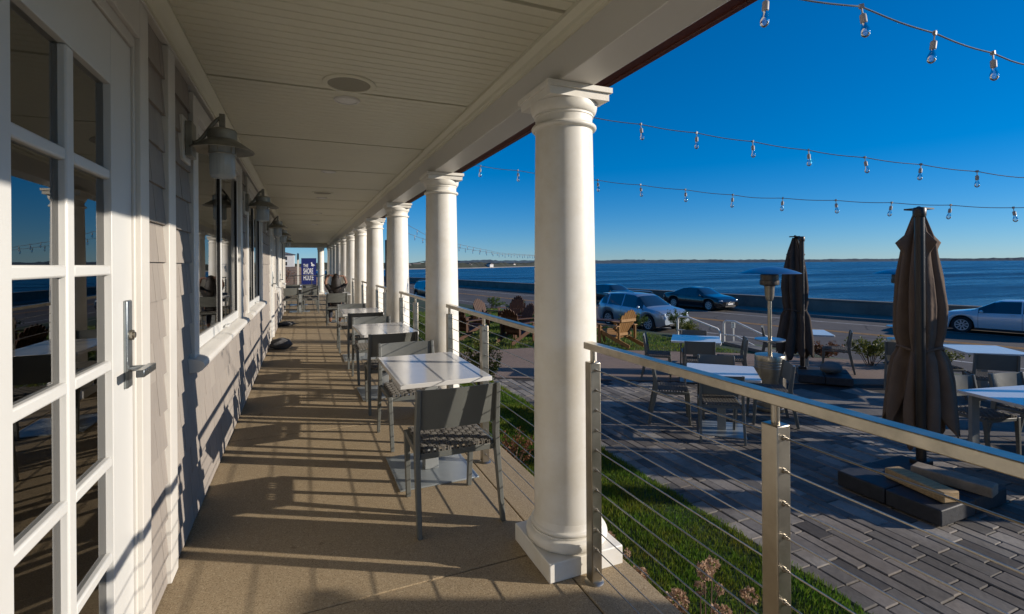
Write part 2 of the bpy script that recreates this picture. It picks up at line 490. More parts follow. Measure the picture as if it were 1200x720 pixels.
# land sheet with plateau and bank
def edge_x(y):
    xr = wx(y, 14.2)
    return xr - 3.4 if y > 8 else xr - 3.9
g = MB()
gy = list(np.concatenate([np.arange(-60, 40, 1.0), np.arange(40, 331, 10)]))
rows = []
for y in gy:
    xr = wx(y, 14.0); xe = edge_x(y)
    row = [(-400, -0.75), (-40, -0.75), (-8, -0.75), (1.0, -0.75), (xe - 0.5, -0.75), (xe, -0.72)]
    for k in range(1, 6):
        q = k / 6
        row.append((xe + (xr - xe) * q, -0.72 + (ZR + 0.03 + 0.72) * (q * q * (3 - 2 * q)) + 0.05 * noise.noise(Vector((y * 0.9, k, 0)))))
    row += [(xr, ZR - 0.02), (wx(y, 6), ZR - 0.06), (wx(y, -2.1), ZR - 0.06)]
    rows.append([(x, y, z) for x, z in row])
n = len(rows[0])
vs = [p for r_ in rows for p in r_]
fs = [(i * n + j, i * n + j + 1, (i + 1) * n + j + 1, (i + 1) * n + j) for i in range(len(rows) - 1) for j in range(n - 1)]
g.add(vs, fs)
tag(g.build('ground', ground_material(), smooth=60), kind='structure')

ribbon('road', 0.0, 14.2, ZR, road_material())
yel = mat('yellow_road_paint', (0.50, 0.24, 0.03), 0.7, var=0.3, scale=3, world_space=True)
wht = mat('white_road_paint', (0.50, 0.48, 0.44), 0.7, var=0.35, scale=3, world_space=True)
def line(name, off, w, m):
    ribbon(name, off - w / 2, off + w / 2, ZR + 0.005, m)
line('road_marking_yellow', 5.45, 0.12, yel)
line('road_marking_yellow', 5.72, 0.12, yel)
line('road_marking_white', 1.93, 0.13, wht)
line('road_marking_white', 10.3, 0.13, wht)
sw = MB()
for i in range(len(YS) - 1):
    y0, y1 = YS[i], YS[i + 1]
    vs = []
    for y in (y0, y1):
        vs += [(wx(y, 0), y, ZR - 0.1), (wx(y, 0), y, ZR + 0.13), (wx(y, -2.0), y, ZR + 0.15), (wx(y, -2.0), y, ZR - 0.1)]
    sw.add(vs, [(0, 1, 5, 4), (1, 2, 6, 5)])
tag(sw.build('sidewalk', conc_m), kind='structure')
w = MB()
for i in range(len(YS) - 1):
    y0, y1 = YS[i], YS[i + 1]
    vs = []
    for y in (y0, y1):
        vs += [(wx(y, -2.0), y, -4.5), (wx(y, -2.0), y, -0.80), (wx(y, -1.95), y, -0.78), (wx(y, -1.95), y, -0.70), (wx(y, -2.45), y, -0.70), (wx(y, -2.45), y, -0.78), (wx(y, -2.4), y, -0.80), (wx(y, -2.4), y, -4.5)]
    w.add(vs, [(k, k + 1, k + 9, k + 8) for k in range(7)])
swm = mat('seawall_concrete', (0.17, 0.155, 0.13), 0.9, var=0.3, scale=0.9, bump=0.01, bscale=8, world_space=True, detail=9)
tag(w.build('seawall', swm), 'long low concrete sea wall running along the far side of the road', 'sea wall')

# ------------------------------------------------------------------ far shores
def far_ridge(name, pts, base_z, width, hmin, hmax, m, seed, step):
    """low wooded land: several uneven rows of lumps one behind another"""
    b = MB()
    for row in range(4):
        prev = None; vs = []; top = []
        for (x0, y0), (x1, y1) in zip(pts[:-1], pts[1:]):
            L = math.hypot(x1 - x0, y1 - y0); k = max(2, int(L / step))
            for i in range(k):
                q = i / k
                x = x0 + (x1 - x0) * q; y = y0 + (y1 - y0) * q
                nx, ny = -(y1 - y0) / L, (x1 - x0) / L
                if nx * x + ny * y < 0: nx, ny = -nx, -ny
                off = row * width / 4
                hh = hmin + (hmax - hmin) * (0.5 + 0.5 * noise.noise(Vector((x / (step * 9), y / (step * 9), seed + row)))) * (0.5 + row * 0.2)
                hh *= 1 + 0.28 * noise.noise(Vector((x / step * 1.7, y / step * 1.7, seed * 2.0 + row)))
                vs += [(x + nx * off, y + ny * off, base_z), (x + nx * (off + width * 0.06), y + ny * (off + width * 0.06), base_z + hh), (x + nx * (off + width * 0.2), y + ny * (off + width * 0.2), base_z + hh * 0.8)]
        nn = len(vs) // 3
        b.add(vs, [f for i in range(nn - 1) for f in ((i * 3, i * 3 + 3, i * 3 + 4, i * 3 + 1), (i * 3 + 1, i * 3 + 4, i * 3 + 5, i * 3 + 2))])
    return tag(b.build(name, m), kind='stuff')
shore_m = mat('distant_woodland', (0.030, 0.034, 0.022), 0.95, var=0.5, scale=0.06, world_space=True)
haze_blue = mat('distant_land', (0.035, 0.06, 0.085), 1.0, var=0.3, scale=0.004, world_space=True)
sand_m = mat('beach_sand', (0.50, 0.44, 0.34), 0.95, var=0.1, scale=0.1, world_space=True)
def cam_pt(u, d):  # bearing to ground point at forward distance d (real world position of a far landmark)
    c, s = math.cos(R(22.93)), math.sin(R(22.93))
    return (u * d * c + d * s, -u * d * s + d * c)
near_shore = [cam_pt(-0.75, 420), cam_pt(-0.45, 480), cam_pt(-0.22, 560), cam_pt(-0.08, 640), cam_pt(0.0, 800), cam_pt(0.12, 1200), cam_pt(0.17, 1700)]
far_ridge('far_woodland', near_shore, -3.5, 140, 3.6, 9.5, shore_m, 3, 5)
far_land = [cam_pt(-0.1, 4200), cam_pt(0.1, 5000), cam_pt(0.4, 6200), cam_pt(0.8, 6800), cam_pt(1.2, 6500), cam_pt(1.6, 6000)]
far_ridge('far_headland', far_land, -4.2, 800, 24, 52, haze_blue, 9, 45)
bch = MB()
for (x0, y0), (x1, y1) in zip(near_shore[:-1], near_shore[1:]):
    L0 = math.hypot(x0, y0); L1 = math.hypot(x1, y1)
    bch.add([(x0 * 0.955, y0 * 0.955, -4.05), (x1 * 0.955, y1 * 0.955, -4.05), (x1 * 1.01, y1 * 1.01, -3.0), (x0 * 1.01, y0 * 1.01, -3.0)], [(0, 1, 2, 3)])
tag(bch.build('beach', sand_m), kind='structure')
house_w = mat('far_house_wall', (0.62, 0.60, 0.56), 0.8)
house_r = mat('far_house_roof', (0.14, 0.12, 0.11), 0.9)
lab_h = ['white cottage at the left end of the far beach', 'second small white house along the far beach', 'long pale house behind the far beach', 'small grey roofed house among trees on the far shore', 'pale house on the far shore behind the sand near the second column', 'single white house on the wooded far shore', 'tiny pale house toward the right end of the wooded shore']
for k, (u, dd, sx) in enumerate([(-0.215, 575, 9), (-0.195, 590, 14), (-0.165, 600, 10), (-0.118, 640, 8), (-0.088, 655, 11), (-0.045, 700, 9), (0.0, 830, 10)]):
    x, y = cam_pt(u, dd)
    t_ = thing('shore_house', lab_h[k], 'house', (x, y, -3.3), R(20 + 17 * k), 'houses on the far shore')
    MB().box(-sx / 2, sx / 2, -3, 3, 0, 4.2).build('wall', house_w, t_)
    MB().add([(-sx / 2 - .3, -3.4, 4.2), (sx / 2 + .3, -3.4, 4.2), (sx / 2 + .3, 3.4, 4.2), (-sx / 2 - .3, 3.4, 4.2), (-sx / 2 - .3, 0, 6.2), (sx / 2 + .3, 0, 6.2)], [(0, 1, 5, 4), (2, 3, 4, 5), (0, 4, 3), (1, 2, 5), (0, 3, 2, 1)]).build('roof', house_r, t_)
    for i in range(2):
        MB().box(-sx / 4 + i * sx / 2 - .6, -sx / 4 + i * sx / 2 + .6, -3.06, -3.0, 1.2, 2.8).build('window', dark_in, t_)

# ------------------------------------------------------------------ porch floor
fl = MB()
jx = [-0.62, 1.0, 1.48]
ys = [-3.5] + [2.30 + 2.49 * k for k in range(-2, 11)] + [28.0]
ys = sorted(ys)
for a, b_ in zip(ys[:-1], ys[1:]):
    fl.box(-0.75, 1.165, a + 0.004, b_ - 0.004, -0.16, 0.0)
    fl.box(1.172, 1.48, a + 0.004, b_ - 0.004, -0.16, 0.0)
tag(fl.build('porch_floor', floor_m, bevel=0.004), kind='structure')
fb = MB(); fb.box(-0.75, 1.44, -3.5, 28, -0.9, -0.155); fb.box(-6, -0.752, 17.55, 28, -0.9, -0.01)
tag(fb.build('porch_foundation', conc_m), kind='structure')

# ------------------------------------------------------------------ the building
bld = thing('beach_restaurant', 'long grey shingled seaside building with white trimmed covered porch', 'building', (-0.6, 2.0, 0))
BO = Vector((-0.6, 2.0, 0))
class BB(MB):
    def build(s, name, m, parent=None, **kw):
        p = parent or bld
        off = BO
        s.v = [(x - off.x, y - off.y, z - off.z) for x, y, z in s.v]
        return super().build(name, m, p, **kw)
# openings along the wall: (y0, y1, z0, z1)
DOOR1 = (1.235, 2.31, 0.02, 2.34)
WIN1 = (3.455, 5.60, 0.98, 2.40)
WIN2 = (6.36, 8.20, 0.98, 2.40)
DOOR2 = (10.45, 11.35, 0.02, 2.30)
WIN3 = (12.0, 13.1, 0.98, 2.40)
DOOR3 = (13.75, 14.65, 0.02, 2.30)
WIN4 = (15.3, 16.7, 0.98, 2.40)
DOOR0 = (-0.2, 0.9, 0.02, 2.34)
OPEN = [DOOR0, DOOR1, WIN1, WIN2, DOOR2, WIN3, DOOR3, WIN4]
YEND = 17.5
# backing wall (with holes)
bw = BB()
ycur = -3.5
for (a, b_, z0, z1) in OPEN:
    bw.box(-0.72, -0.625, ycur, a, -0.05, 2.62)
    if z0 > 0.1: bw.box(-0.72, -0.625, a, b_, -0.05, z0)
    bw.box(-0.72, -0.625, a, b_, z1, 2.62)
    ycur = b_
bw.box(-0.72, -0.625, ycur, YEND, -0.05, 2.62)
bw.box(-8, -0.72, YEND - 0.1, YEND, -0.9, 2.62)
bw.box(-8, -0.72, -3.5, -3.4, -0.9, 2.62)
bw.box(-8, -0.625, -3.5, YEND, 2.75, 6.0)
bw.build('wall', mat('wall_sheathing', (0.35, 0.32, 0.28), 0.9))
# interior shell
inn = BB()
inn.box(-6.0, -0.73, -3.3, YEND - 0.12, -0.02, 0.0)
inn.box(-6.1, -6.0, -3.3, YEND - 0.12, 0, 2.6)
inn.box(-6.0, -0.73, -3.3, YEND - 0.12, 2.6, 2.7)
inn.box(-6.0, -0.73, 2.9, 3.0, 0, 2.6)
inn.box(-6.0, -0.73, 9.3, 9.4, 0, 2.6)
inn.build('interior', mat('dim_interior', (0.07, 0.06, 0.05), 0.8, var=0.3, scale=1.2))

# shingles: tilted courses of separate boards
sh = BB()
EXPO = 0.172
def shingle_field(y0, y1, z0, z1, trimmed=()):
    zc = -0.03 + math.floor((z0 + 0.03) / EXPO) * EXPO
    k = 0
    while zc < z1:
        k += 1
        y = y0 - random.uniform(0, 0.1)
        while y < y1:
            wd = random.choice([0.09, 0.12, 0.14, 0.17, 0.2]) * random.uniform(0.9, 1.1)
            a = max(y, y0); b_ = min(y + wd - 0.0025, y1)
            if b_ - a > 0.008:
                lo = max(zc + random.uniform(-0.002, 0.002), z0); hi = min(zc + EXPO + 0.015, z1)
                if hi - lo > 0.01:
                    bx = -0.597 + random.uniform(-0.0015, 0.0015); tx = -0.612
                    fr = (hi - zc) / (EXPO + 0.015); fl_ = (lo - zc) / (EXPO + 0.015)
                    xb = bx + (tx - bx) * fl_; xt = bx + (tx - bx) * fr
                    sh.add([(-0.626, a, lo), (xb, a, lo), (xb, b_, lo), (-0.626, b_, lo), (-0.626, a, hi), (xt, a, hi), (xt, b_, hi), (-0.626, b_, hi)],
                           [(0, 3, 2, 1), (4, 5, 6, 7), (0, 1, 5, 4), (1, 2, 6, 5), (2, 3, 7, 6)])
            y += wd
        zc += EXPO
shingle_field(-3.4, -0.335, 0.012, 2.54)
shingle_field(2.442, 2.753, 0.012, 2.585)
shingle_field(2.887, 3.313, 0.012, 2.54)
shingle_field(3.313, 5.742, 0.012, 0.93)
shingle_field(5.742, 6.218, 0.012, 2.54)
shingle_field(6.218, 8.342, 0.012, 0.93)
shingle_field(8.342, 10.2, 0.012, 2.54)
shingle_field(11.5, 11.88, 0.012, 2.54)
shingle_field(11.88, 13.22, 0.012, 0.93)
shingle_field(13.22, 13.5, 0.012, 2.54)
shingle_field(14.8, 15.18, 0.012, 2.54)
shingle_field(15.18, 16.82, 0.012, 0.93)
shingle_field(16.82, 17.4, 0.012, 2.54)
sh.build('shingles', shingle_m)

# trim boards: each a part
def trim(y0, y1, z0, z1, px=-0.572, name='trim_board'):
    BB().box(-0.626, px, y0, y1, z0, z1).build(name, white, bevel=0.003)
trim(2.755, 2.885, 0.006, 2.54, -0.584)
trim(YEND - 0.1, YEND + 0.02, 0.006, 2.54)
# frieze + crown along the wall
BB().box(-0.626, -0.580, -3.5, YEND, 2.543, 2.60).build('frieze_board', white, bevel=0.002)
cr = BB()
prof = [(-0.600, 2.552), (-0.570, 2.552), (-0.566, 2.560), (-0.556, 2.566), (-0.548, 2.580), (-0.530, 2.594), (-0.518, 2.600), (-0.518, 2.6195), (-0.600, 2.6195)]
n = len(prof)
cr.add([(x, -3.5, z) for x, z in prof] + [(x, YEND, z) for x, z in prof], [(i, (i + 1) % n, n + (i + 1) % n, n + i) for i in range(n)])
cr.build('crown_moulding', ceil_white, smooth=25)
cr = BB()
prof = [(1.137, 2.545), (1.125, 2.545), (1.121, 2.556), (1.108, 2.562), (1.104, 2.578), (1.090, 2.590), (1.076, 2.600), (1.076, 2.6195), (1.137, 2.6195)]
cr.add([(x, -3.5, z) for x, z in prof] + [(x, 27.0, z) for x, z in prof], [((i + 1) % n, i, n + i, n + (i + 1) % n) for i in range(n)])
cr.build('crown_moulding', ceil_white, smooth=25)

# beaded board ceiling: real beads, panel seams every 1.41 m
ce = BB()
pts = []
y = -3.5
seams = [3.33 + 1.412 * k for k in range(-5, 18)]
board = 0.0735
y0s = [-3.73] + seams + [28.4]
for a, b_ in zip(y0s[:-1], y0s[1:]):
    a2, b2 = a + 0.010, b_ - 0.010
    if a2 <= -3.5: a2 = -3.5
    k = max(1, round((b2 - a2) / board)); st = (b2 - a2) / k
    pts += [(a2 - 0.018, 2.638), (a2 - 0.002, 2.638), (a2, 2.616), (a2 + 0.02, 2.620)]
    for i in range(1, k):
        yy = a2 + i * st
        pts += [(yy - 0.006, 2.620), (yy - 0.003, 2.6235), (yy, 2.6195), (yy + 0.003, 2.6235), (yy + 0.006, 2.620)]
    pts += [(b2 - 0.002, 2.620), (b2, 2.622), (b2 + 0.001, 2.638)]
m_ = len(pts)
for (xa, xb, lo, hi) in ((-0.60, 1.14, -9, 99),):
    ce.add([(xa, y, z) for y, z in pts] + [(xb, y, z) for y, z in pts], [(i, i + 1, m_ + i + 1, m_ + i) for i in range(m_ - 1)])
far = [p for p in pts if p[0] > YEND + 0.03]
mf = len(far)
ce.add([(-5.5, y, z) for y, z in far] + [(-0.6, y, z) for y, z in far], [(i, i + 1, mf + i + 1, mf + i) for i in range(mf - 1)])
ce.build('beadboard_ceiling', ceil_white)
cb = BB(); cb.box(-5.5, 1.14, -3.5, 28.4, 2.64, 2.74)
cb.build('ceiling_backing', dark_in)

# beam over the columns
BB().box(1.135, 1.325, -3.5, 28.2, 2.38, 2.75).build('porch_beam', white, bevel=0.004)
BB().box(-5.5, 1.13, 26.97, 27.25, 2.39, 2.615).build('porch_beam', white, bevel=0.004)
BB().box(1.326, 1.345, -3.5, 28.3, 2.40, 2.64).build('beam_moulding', white, bevel=0.003)
BB().box(1.346, 1.765, -3.6, 28.6, 2.632, 2.665).build('eave_board', red_trim, bevel=0.003)
BB().box(1.766, 1.80, -3.6, 28.6, 2.622, 2.80).build('fascia', red_trim, bevel=0.003)
rf = BB(); rf.add([(1.82, -3.7, 2.80), (1.82, 28.7, 2.80), (-6, 28.7, 4.6), (-6, -3.7, 4.6), (1.82, -3.7, 2.76), (1.82, 28.7, 2.76), (-6, 28.7, 4.5), (-6, -3.7, 4.5)],
                  [(0, 1, 2, 3), (4, 7, 6, 5), (0, 4, 5, 1), (0, 3, 7, 4), (1, 5, 6, 2)])
rf.build('roof', roof_m)

# columns (> plinth, base, shaft, capital)
def column(cx, cy):
    sx = MB()
    prof = [(0.165, 0.20)]
    for i in range(1, 13):
        q = i / 12
        prof.append((0.166 - 0.018 * q ** 1.6, 0.20 + 1.99 * q))
    sx.lathe(prof, 64)
    sh_ = sx.build('column', col_white, bld, smooth=40)
    sh_.location = (cx - BO.x, cy - BO.y, 0)
    MB().box(-0.205, 0.205, -0.205, 0.205, 0.0, 0.092).build('plinth', col_white, sh_, bevel=0.005)
    b = MB()
    arc = [(0.150, 0.0925), (0.186, 0.0925)]
    for i in range(9):
        q = -PI / 2 + PI * i / 8
        arc.append((0.186 + 0.024 * math.cos(q), 0.1225 + 0.030 * math.sin(q)))
    arc += [(0.184, 0.154), (0.184, 0.162)]
    for i in range(6):
        q = -PI / 2 + PI * i / 5
        arc.append((0.174 + 0.011 * math.cos(q), 0.174 + 0.011 * math.sin(q)))
    arc += [(0.172, 0.187), (0.170, 0.196), (0.166, 0.215)]
    b.lathe(arc, 64).build('column_base', col_white, sh_, smooth=40)
    c = MB()
    cap = [(0.146, 2.180)]
    for i in range(7):
        q = -PI / 2 + PI * i / 6
        cap.append((0.156 + 0.0125 * math.cos(q), 2.196 + 0.0125 * math.sin(q)))
    cap += [(0.150, 2.211), (0.147, 2.222), (0.148, 2.248), (0.153, 2.251), (0.153, 2.260)]
    for i in range(7):
        q = PI / 2 * i / 6
        cap.append((0.152 + 0.020 * math.sin(q), 2.262 + 0.045 * (1 - math.cos(q)) ))
    cap += [(0.172, 2.314), (0.14, 2.3145)]
    c.lathe(cap, 64)
    c.box(-0.168, 0.168, -0.168, 0.168, 2.315, 2.352)
    c.box(-0.181, 0.181, -0.181, 0.181, 2.353, 2.3785)
    c.build('capital', col_white, sh_, smooth=40)
    return sh_
col0 = column(1.25, 2.25)
CY = [2.25 + 2.49 * k for k in range(-2, 11)]
for yy in CY:
    if abs(yy - 2.25) < 0.01: continue
    c = col0.copy(); COL.objects.link(c); c.parent = bld; c.location = (1.25 - BO.x, yy - BO.y, 0)
    for g_ in kids(col0):
        d = g_.copy(); COL.objects.link(d); d.parent = c
c = col0.copy(); COL.objects.link(c); c.parent = bld; c.location = (0.78 - BO.x, 27.15 - BO.y, 0)
for g_ in kids(col0):
    d = g_.copy(); COL.objects.link(d); d.parent = c

# windows
def window(y0, y1, z0, z1, sill=True):
    f = BB()
    fw = 0.14
    f.box(-0.626, -0.584, y0 - fw, y0, z0 - 0.03, z1 + 0.10)
    f.box(-0.626, -0.584, y1, y1 + fw, z0 - 0.03, z1 + 0.10)
    f.box(-0.626, -0.585, y0, y1, z1, z1 + 0.10)
    fo = f.build('window', white, bevel=0.003)
    s_ = BB()
    nn = 2
    gk = BB()
    for i in range(nn):
        a = y0 + (y1 - y0) * i / nn; b_ = y0 + (y1 - y0) * (i + 1) / nn
        wa = 0.045 if i == 0 else 0.022
        wb_ = 0.045 if i == nn - 1 else 0.022
        s_.box(-0.66, -0.612, a + 0.002, a + wa, z0 + 0.002, z1 - 0.002)
        s_.box(-0.66, -0.612, b_ - wb_, b_ - 0.002, z0 + 0.002, z1 - 0.002)
        s_.box(-0.66, -0.613, a + wa, b_ - wb_, z0 + 0.002, z0 + 0.075)
        s_.box(-0.66, -0.613, a + wa, b_ - wb_, z1 - 0.06, z1 - 0.002)
        gk.box(-0.635, -0.617, b_ - wb_ - 0.006, b_ - wb_, z0 + 0.075, z1 - 0.06)
    so = s_.build('sash', door_white, bevel=0.002)
    go = gk.build('window_gasket', dark_in)
    p = BB()
    for i in range(nn):
        a = y0 + (y1 - y0) * i / nn; b_ = y0 + (y1 - y0) * (i + 1) / nn
        p.add([(-0.628, a + 0.02, z0 + 0.07), (-0.628, b_ - 0.02, z0 + 0.07), (-0.628, b_ - 0.02, z1 - 0.055), (-0.628, a + 0.02, z1 - 0.055)], [(0, 1, 2, 3)])
    po = p.build('pane', pane_m)
    sl = BB()
    prof = [(-0.626, z0 - 0.085), (-0.555, z0 - 0.085)]
    for i in range(7):
        q = -PI / 2 + PI * i / 6
        prof.append((-0.553 + 0.025 * math.cos(q), z0 - 0.050 + 0.030 * math.sin(q)))
    prof += [(-0.56, z0 - 0.016), (-0.626, z0 - 0.004)]
    k = len(prof)
    mid = (y0 + y1) / 2
    for a, b_ in ((y0 - 0.19, mid - 0.0015), (mid + 0.0015, y1 + 0.19)):
        sl.add([(x, a, z) for x, z in prof] + [(x, b_, z) for x, z in prof], [(i, (i + 1) % k, k + (i + 1) % k, k + i) for i in range(k)] + [tuple(range(k - 1, -1, -1)), tuple(range(k, 2 * k))])
    sl_o = sl.build('window_sill', white, smooth=40)
    hnd = BB(); hnd.box(-0.60, -0.572, mid + 0.06, mid + 0.20, z0 + 0.02, z0 + 0.035).build('window_crank', door_white, bevel=0.003)
    for q in (so, po, sl_o, go):
        q.parent = fo
    for c in kids(bld):
        if c.name.startswith('window_crank') : c.parent = fo
for wv in (WIN1, WIN2, WIN3, WIN4):
    window(*wv)

def door(y0, y1, z1, glass_y, rows_, handle=True, cas=0.13, plate_at=None):
    """casing, jamb and glazed door leaf"""
    c = BB()
    a, b_ = y0, y1
    c.box(-0.626, -0.586, b_ + 0.022, b_ + cas, 0.004, z1 + 0.20)
    c.box(-0.626, -0.586, a - cas, a - 0.022, 0.004, z1 + 0.20)
    c.box(-0.626, -0.587, a - 0.022, b_ + 0.022, z1 + 0.05, z1 + 0.20)
    # jamb steps back into the wall
    c.box(-0.70, -0.603, b_ + 0.003, b_ + 0.0215, 0.004, z1 + 0.0495)
    c.box(-0.70, -0.603, a - 0.0215, a - 0.003, 0.004, z1 + 0.0495)
    c.box(-0.70, -0.604, a - 0.003, b_ + 0.003, z1 + 0.004, z1 + 0.0495)
    c.build('door_casing', white, bevel=0.003)
    d = BB()
    gy0, gy1, ncol = glass_y
    gz0, gz1, nrow = rows_
    d.box(-0.655, -0.612, a, gy0, 0.02, z1)
    d.box(-0.655, -0.612, gy1, b_, 0.02, z1)
    d.box(-0.655, -0.6125, gy0, gy1, 0.02, gz0)
    d.box(-0.655, -0.6125, gy0, gy1, gz1, z1)
    dd = d.build('door', door_white, bevel=0.002)
    # sticking around the glass and muntins
    mu = BB()
    mw = 0.050
    cw = ((gy1 - gy0) - mw * (ncol - 1)) / ncol
    rh = ((gz1 - gz0) - 0.035 * (nrow - 1)) / nrow
    for i in range(1, ncol):
        ya = gy0 + i * cw + (i - 1) * mw
        mu.box(-0.648, -0.614, ya, ya + mw, gz0, gz1)
    for j in range(1, nrow):
        za = gz0 + j * rh + (j - 1) * 0.035
        for i in range(ncol):
            ya = gy0 + i * (cw + mw)
            mu.box(-0.648, -0.6155, ya, ya + cw, za, za + 0.035)
    mm = mu.build('muntin', door_white, bevel=0.006)
    p = BB(); p.add([(-0.634, gy0 - 0.01, gz0 - 0.01), (-0.634, gy1 + 0.01, gz0 - 0.01), (-0.634, gy1 + 0.01, gz1 + 0.01), (-0.634, gy0 - 0.01, gz1 + 0.01)], [(0, 1, 2, 3)])
    pp = p.build('pane', pane_m)
    ps = [mm, pp]
    if handle:
        hy = b_ - 0.075
        pl = BB()
        pl.box(-0.613, -0.598, hy - 0.028, hy + 0.028, 1.05, 1.375)
        pl_o = pl.build('lock_plate', mat('handle_nickel', (0.30, 0.33, 0.34), 0.3, 0.85, var=0.15, scale=15), bevel=0.006, segs=3)
        hd = BB()
        hd.tube([(-0.60, hy, 1.120), (-0.535, hy, 1.120)], 0.011, 14)
        hd.box(-0.548, -0.522, hy - 0.135, hy + 0.015, 1.108, 1.134)
        lc = BB().tube([(-0.60, hy, 1.245), (-0.588, hy, 1.245), (-0.5875, hy, 1.245), (-0.582, hy, 1.245)], [0.019, 0.019, 0.011, 0.011], 18).build('lock_cylinder', steel, smooth=40)
        hd_o = hd.build('handle', mat('lever_nickel', (0.32, 0.34, 0.35), 0.25, 0.9, var=0.1, scale=15), bevel=0.003, smooth=40)
        ps += [pl_o, hd_o, lc]
    for q in ps: q.parent = dd
    return dd
door(1.235, 2.31, 2.34, (1.47, 2.10, 2), (0.185, 2.13, 6))
door(-0.2, 0.9, 2.34, (0.0, 0.7, 2), (0.185, 2.13, 6))
door(10.45, 11.35, 2.28, (10.6, 11.2, 2), (0.185, 2.13, 6), cas=0.15)
door(13.75, 14.65, 2.28, (13.9, 14.5, 2), (0.185, 2.13, 6), cas=0.15)

# ------------------------------------------------------------------ wall lamps
def wall_lamp(y, label):
    t = thing('wall_lamp', label, 'wall lamp', (-0.6, y, 2.20), 0, 'barn lamps on the shingled wall')
    MB().box(-0.02, 0.012, -0.095, 0.095, -0.135, 0.105).build('backing_board', white, t, bevel=0.004)
    MB().box(0.0125, 0.045, -0.06, 0.06, -0.105, 0.085).build('mounting_plate', iron, t, bevel=0.004)
    a = MB()
    pts = []
    for i in range(13):
        q = i / 12
        pts.append((0.045 + 0.135 * q, 0, -0.02 + 0.150 * (q * q * (3 - 2 * q))))
    a.tube(pts, 0.011, 12)
    a.box(0.166, 0.194, -0.015, 0.015, 0.060, 0.150)
    a.build('arm', iron, t, smooth=40)
    s = MB()
    s.lathe([(0.0, 0.072), (0.04, 0.069), (0.066, 0.062), (0.073, 0.054), (0.073, 0.006), (0.080, 0.002), (0.158, -0.050), (0.162, -0.056), (0.157, -0.058), (0.078, -0.008), (0.065, -0.012), (0.065, 0.04), (0.0, 0.045)], 48, (0.18, 0))
    s.build('shade', iron, t, smooth=35)
    cg = MB()
    for k in range(6):
        q = PI / 3 * k + 0.3
        cg.tube([(0.18 + 0.067 * math.cos(q), 0.067 * math.sin(q), 0.0), (0.18 + 0.067 * math.cos(q), 0.067 * math.sin(q), -0.075)], 0.003, 6)
    ring = [(0.18 + 0.067 * math.cos(2 * PI * k / 24), 0.067 * math.sin(2 * PI * k / 24), -0.076) for k in range(25)]
    cg.tube(ring, 0.004, 6)
    cg.build('cage', iron, t, smooth=40)
    j = MB()
    vs = []; fs = []; nn = 72
    prof = [(0.062, -0.03), (0.063, -0.10), (0.062, -0.190), (0.054, -0.207), (0.0, -0.213)]
    for r, z in prof:
        for k in range(nn):
            q = 2 * PI * k / nn
            rr = r * (1 + (0.018 if k % 3 == 0 else 0) * (1 if r > 0.05 else 0))
            vs.append((0.18 + rr * math.cos(q), rr * math.sin(q), z))
    for i in range(len(prof) - 1):
        for k in range(nn):
            k2 = (k + 1) % nn
            fs.append((i * nn + k, (i + 1) * nn + k, (i + 1) * nn + k2, i * nn + k2))
    j.add(vs, fs).build('glass_jar', jar_m, t, smooth=60)
    b = MB(); b.lathe([(0.0, -0.13), (0.018, -0.125), (0.028, -0.10), (0.022, -0.07), (0.013, -0.05), (0.013, -0.01)], 20, (0.18, 0))
    b.build('bulb', mat('frosted_bulb', (0.75, 0.72, 0.65), 0.3), t, smooth=60)
    return t
lampp = wall_lamp(3.17, 'galvanised barn lamp with ribbed glass jar nearest the glazed door')
for k, (yy, lb) in enumerate([(6.10, 'barn lamp on the wall between the two large windows'), (9.35, 'third barn lamp from the glazed door, past the second window'), (12.5 - 0.78, 'fourth barn lamp along the wall, beyond the far white door'), (15.0, 'farthest small barn lamp near the end of the wall')]):
    dup(lampp, (-0.6, yy, 2.20), 0, lb)

# ceiling speakers and downlights
def speaker(x, y, label):
    t = thing('ceiling_speaker', label, 'speaker', (x, y, 2.62), 0, 'round speakers in the porch ceiling')
    MB().lathe([(0.125, -0.004), (0.128, -0.010), (0.150, -0.010), (0.158, -0.004), (0.158, 0.0)], 56).build('trim_ring', ceil_white, t, smooth=40)
    MB().lathe([(0.0, -0.007), (0.126, -0.006), (0.126, 0.0)], 48).build('grille', grille_m, t, smooth=60)
    return t
sp = speaker(0.262, 3.18, 'large round ceiling speaker nearest the camera')
dup(sp, (0.265, 8.13, 2.62), 0, 'second round ceiling speaker farther down the porch')
dup(sp, (0.265, 13.3, 2.62), 0, 'farthest round ceiling speaker near the porch end')
def downlight(x, y, label):
    t = thing('ceiling_light', label, 'ceiling light', (x, y, 2.62), 0, 'small round lights in the porch ceiling')
    MB().lathe([(0.066, -0.006), (0.068, -0.011), (0.080, -0.010), (0.086, -0.003), (0.086, 0.0)], 40).build('trim_ring', white, t, smooth=40)
    MB().lathe([(0.0, -0.012), (0.05, -0.010), (0.066, -0.006)], 40).build('diffuser', mat('light_diffuser', (0.75, 0.73, 0.68), 0.4), t, smooth=60)
    return t
dl = downlight(0.272, 3.50, 'small round ceiling light beside the near speaker')
for yy, lb in ((6.26, 'small round ceiling light between the first and second speakers'), (8.75, 'small round ceiling light just past the second speaker'), (11.4, 'fourth round ceiling light down the porch'), (14.6, 'round ceiling light past the last speaker')):
    dup(dl, (0.275, yy, 2.62), 0, lb)

